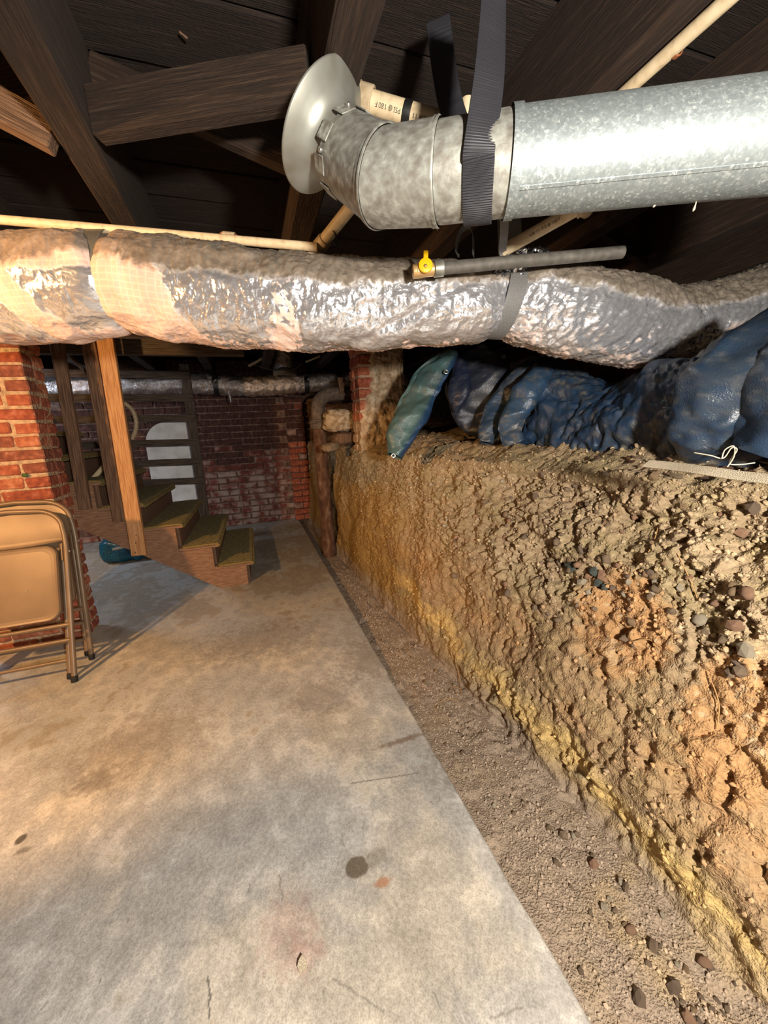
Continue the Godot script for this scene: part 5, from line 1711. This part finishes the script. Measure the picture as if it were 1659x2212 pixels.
	var wb := thing("white_panel", "white board with a rounded corner leaning behind the slatted railing", "board", Vector3(-0.74, 0.77, -4.26))
	part("panel", prism(poly, 0.02), M.white_board, wb, Transform3D(Basis.from_euler(Vector3(-0.08, 0, 0)), Vector3.ZERO))
	part("edge_strip", box(Vector3(0.022, 1.23, 0.035), 0.003), M.white_board, wb, Transform3D(Basis.from_euler(Vector3(-0.08, 0, 0)), Vector3(0.232, -0.145, 0.011)))
	var foam := solo("foam_sheet", box(Vector3(0.16, 0.44, 0.03), 0.006, 0.004), M.white_board, "small speckled white foam sheet propped below the white board", "foam", Transform3D(Basis.from_euler(Vector3(-0.06, 0, 0.03)), Vector3(-0.605, 0.406, -4.150) * Vector3(1, 0, 1) + Vector3(0, 0.224, 0)))
	for q in [Vector3(-0.02, 0.16, 0.0165), Vector3(0.01, 0.12, 0.0165), Vector3(0.0, 0.09, 0.0165)]:
		part("speck", lump(950, Vector3(1, 1, 0.3), 0.3), M.rubber, foam, Transform3D(Basis().scaled(Vector3.ONE * 0.005), q))
	# round white hose end by the railing
	rod(numbered("hose"), [Vector3(-0.929, 1.367, -3.700), Vector3(-0.886, 1.314, -3.700), Vector3(-0.871, 1.229, -3.700), Vector3(-0.890, 1.144, -3.700), Vector3(-0.924, 1.081, -3.700)], 0.017, M.pvc_fit, self, 24)
	tag(get_child(get_child_count() - 1), "curved grey hose hanging behind the bright knotty stud", "hose")
	rod(numbered("pale_rod"), [Vector3(-1.083, 0.815, -3.200), Vector3(-0.991, 0.907, -3.200)], 0.017, M.pvc, self)
	tag(get_child(get_child_count() - 1), "short pale rod lying on a stair tread between the studs", "rod")
	rod(numbered("dark_rod"), [Vector3(-1.090, 1.661, -3.200), Vector3(-0.983, 1.511, -3.200)], 0.012, M.grey_iron, self)
	tag(get_child(get_child_count() - 1), "thin grey pipe slanting behind the dull brown stud", "pipe")
	# teal bundle under the stairs
	var tb := thing("teal_bundle", "teal plastic-wrapped bundle lying on the floor under the staircase", "bundle", Vector3(-1.16, 0, -3.98))
	var Q := PackedVector3Array()
	var tn := noise(6.0, FastNoiseLite.TYPE_SIMPLEX_SMOOTH, 3, 960)
	for u in 25:
		for v in 49:
			var th := PI * u / 24.0
			var ph := TAU * v / 48.0
			var dirv := Vector3(sin(th) * cos(ph), cos(th), sin(th) * sin(ph))
			var bx := dirv / pow(pow(absf(dirv.x), 5) + pow(absf(dirv.y), 5) + pow(absf(dirv.z), 5), 0.2)
			var c := bx * Vector3(0.22, 0.11, 0.13)
			Q.append(c + dirv * tn.get_noise_3dv(c * 1.5) * 0.035 + Vector3(0, 0.12, 0))
	part("wrap", grid(Q, 25, 49, true, true), M.teal, tb)
	solo("pale_stick", box(Vector3(0.14, 0.02, 0.02), 0.003), M.pale_wood, "pale stick resting against the teal bundle under the staircase", "stick", Transform3D(Basis.from_euler(Vector3(0, 0, 0.12)), Vector3(-1.159, 0.175, -3.750)))
	# timbers beyond the tarp
	solo("timber_block", box(Vector3(0.1, 0.4, 0.24), 0.006), M.crate, "brown squared timber block standing behind the blue tarp", "timber", Transform3D(Basis.from_euler(Vector3(0, -0.2, 0)), Vector3(1.660, 1.282, -1.751) * Vector3(1, 0, 1) + Vector3(0, 1.17, 0)))
	solo("timber_block", box(Vector3(0.12, 0.38, 0.34), 0.006), M.crate, "orange-brown timber block under the sagging foil duct", "timber", Transform3D(Basis.from_euler(Vector3(0, -0.15, 0)), Vector3(1.660, 1.238, -1.436) * Vector3(1, 0, 1) + Vector3(0, 1.16, 0)))

# ---------------------------------------------------------------- small things
func build_small_things() -> void:
	# bark strip on the rim of the bank
	var n := 60
	var path := spline([Vector3(0.817, 0.950, -0.620), Vector3(0.815, 0.948, -0.564), Vector3(0.802, 0.946, -0.495), Vector3(0.796, 0.942, -0.431), Vector3(0.787, 0.940, -0.354)], n)
	var sides := PackedVector3Array()
	for i in n:
		sides.append(Vector3(0.75, 0.45, 0.3))
	solo("bark_strip", ribbon(path, sides, 0.024, 0.003), M.chalk, "long pale weathered wood strip lying on the rim of the bank", "wood strip")
	var r := RandomNumberGenerator.new()
	r.seed = 90
	for i in 46:
		var d := r.randf_range(0.3, 1.0)
		var s := r.randf_range(2.005, 2.05)
		var at := bank_at(d, s)
		var size := r.randf_range(0.008, 0.024)
		var kd := r.randi() % 4
		var m: Material = [M.bark, M.pink_stone, M.crate, M.clods[0]][kd]
		solo("bark_chip", lump(1000 + i, Vector3(1.0, 0.25, 0.6), 0.3), m, ["dark bark chip among the litter in front of the tarp", "pinkish crumb among the litter in front of the tarp", "orange-brown wood chip among the litter in front of the tarp", "earth-coloured crumb among the litter in front of the tarp"][kd], "litter", Transform3D(Basis.from_euler(Vector3(r.randf_range(-0.4, 0.4), r.randf() * TAU, r.randf_range(-0.4, 0.4))).scaled(Vector3.ONE * size), at + Vector3(0, size * 0.2, 0)), "litter on the rim of the bank")
	# flake of paint on the slab
	var fl := PackedVector2Array([Vector2(-0.008, -0.010), Vector2(0.006, -0.011), Vector2(0.010, 0.0), Vector2(0.006, 0.012), Vector2(-0.004, 0.008), Vector2(-0.009, 0.002)])
	solo("paint_flake", prism(fl, 0.003), M.chalk, "small curled pale flake lying on the concrete floor", "flake", Transform3D(Basis.from_euler(Vector3(-PI / 2 + 0.25, 0.2, 0.1)), Vector3(-0.023, 0.006, -0.608)))
	# fluff under the vent pipe
	for q in [[Vector3(0.697, 1.416, -0.558), Vector3(0.698, 1.407, -0.555), Vector3(0.693, 1.399, -0.555)], [Vector3(0.752, 1.414, -0.528), Vector3(0.751, 1.399, -0.525), Vector3(0.745, 1.384, -0.524)], [Vector3(0.789, 1.412, -0.510), Vector3(0.789, 1.407, -0.509), Vector3(0.788, 1.405, -0.509)]]:
		solo("dust_strand", tube(spline(q, 8), [0.0008, 0.0008, 0.0008, 0.0009, 0.001, 0.0015, 0.0022, 0.0012], 6), M.fluff, "pale strand of dust dangling under the galvanised pipe", "dust strand", Transform3D(), "dust strands under the pipe")
	# splinters and nails on the ceiling
	solo("wood_splinter", box(Vector3(0.018, 0.004, 0.003), 0.001), M.old_post, "pale splinter sticking out of the dark planks overhead", "splinter", Transform3D(Basis.from_euler(Vector3(0, 0.3, -0.3)), Vector3(-0.041, 1.936, -1.137)))
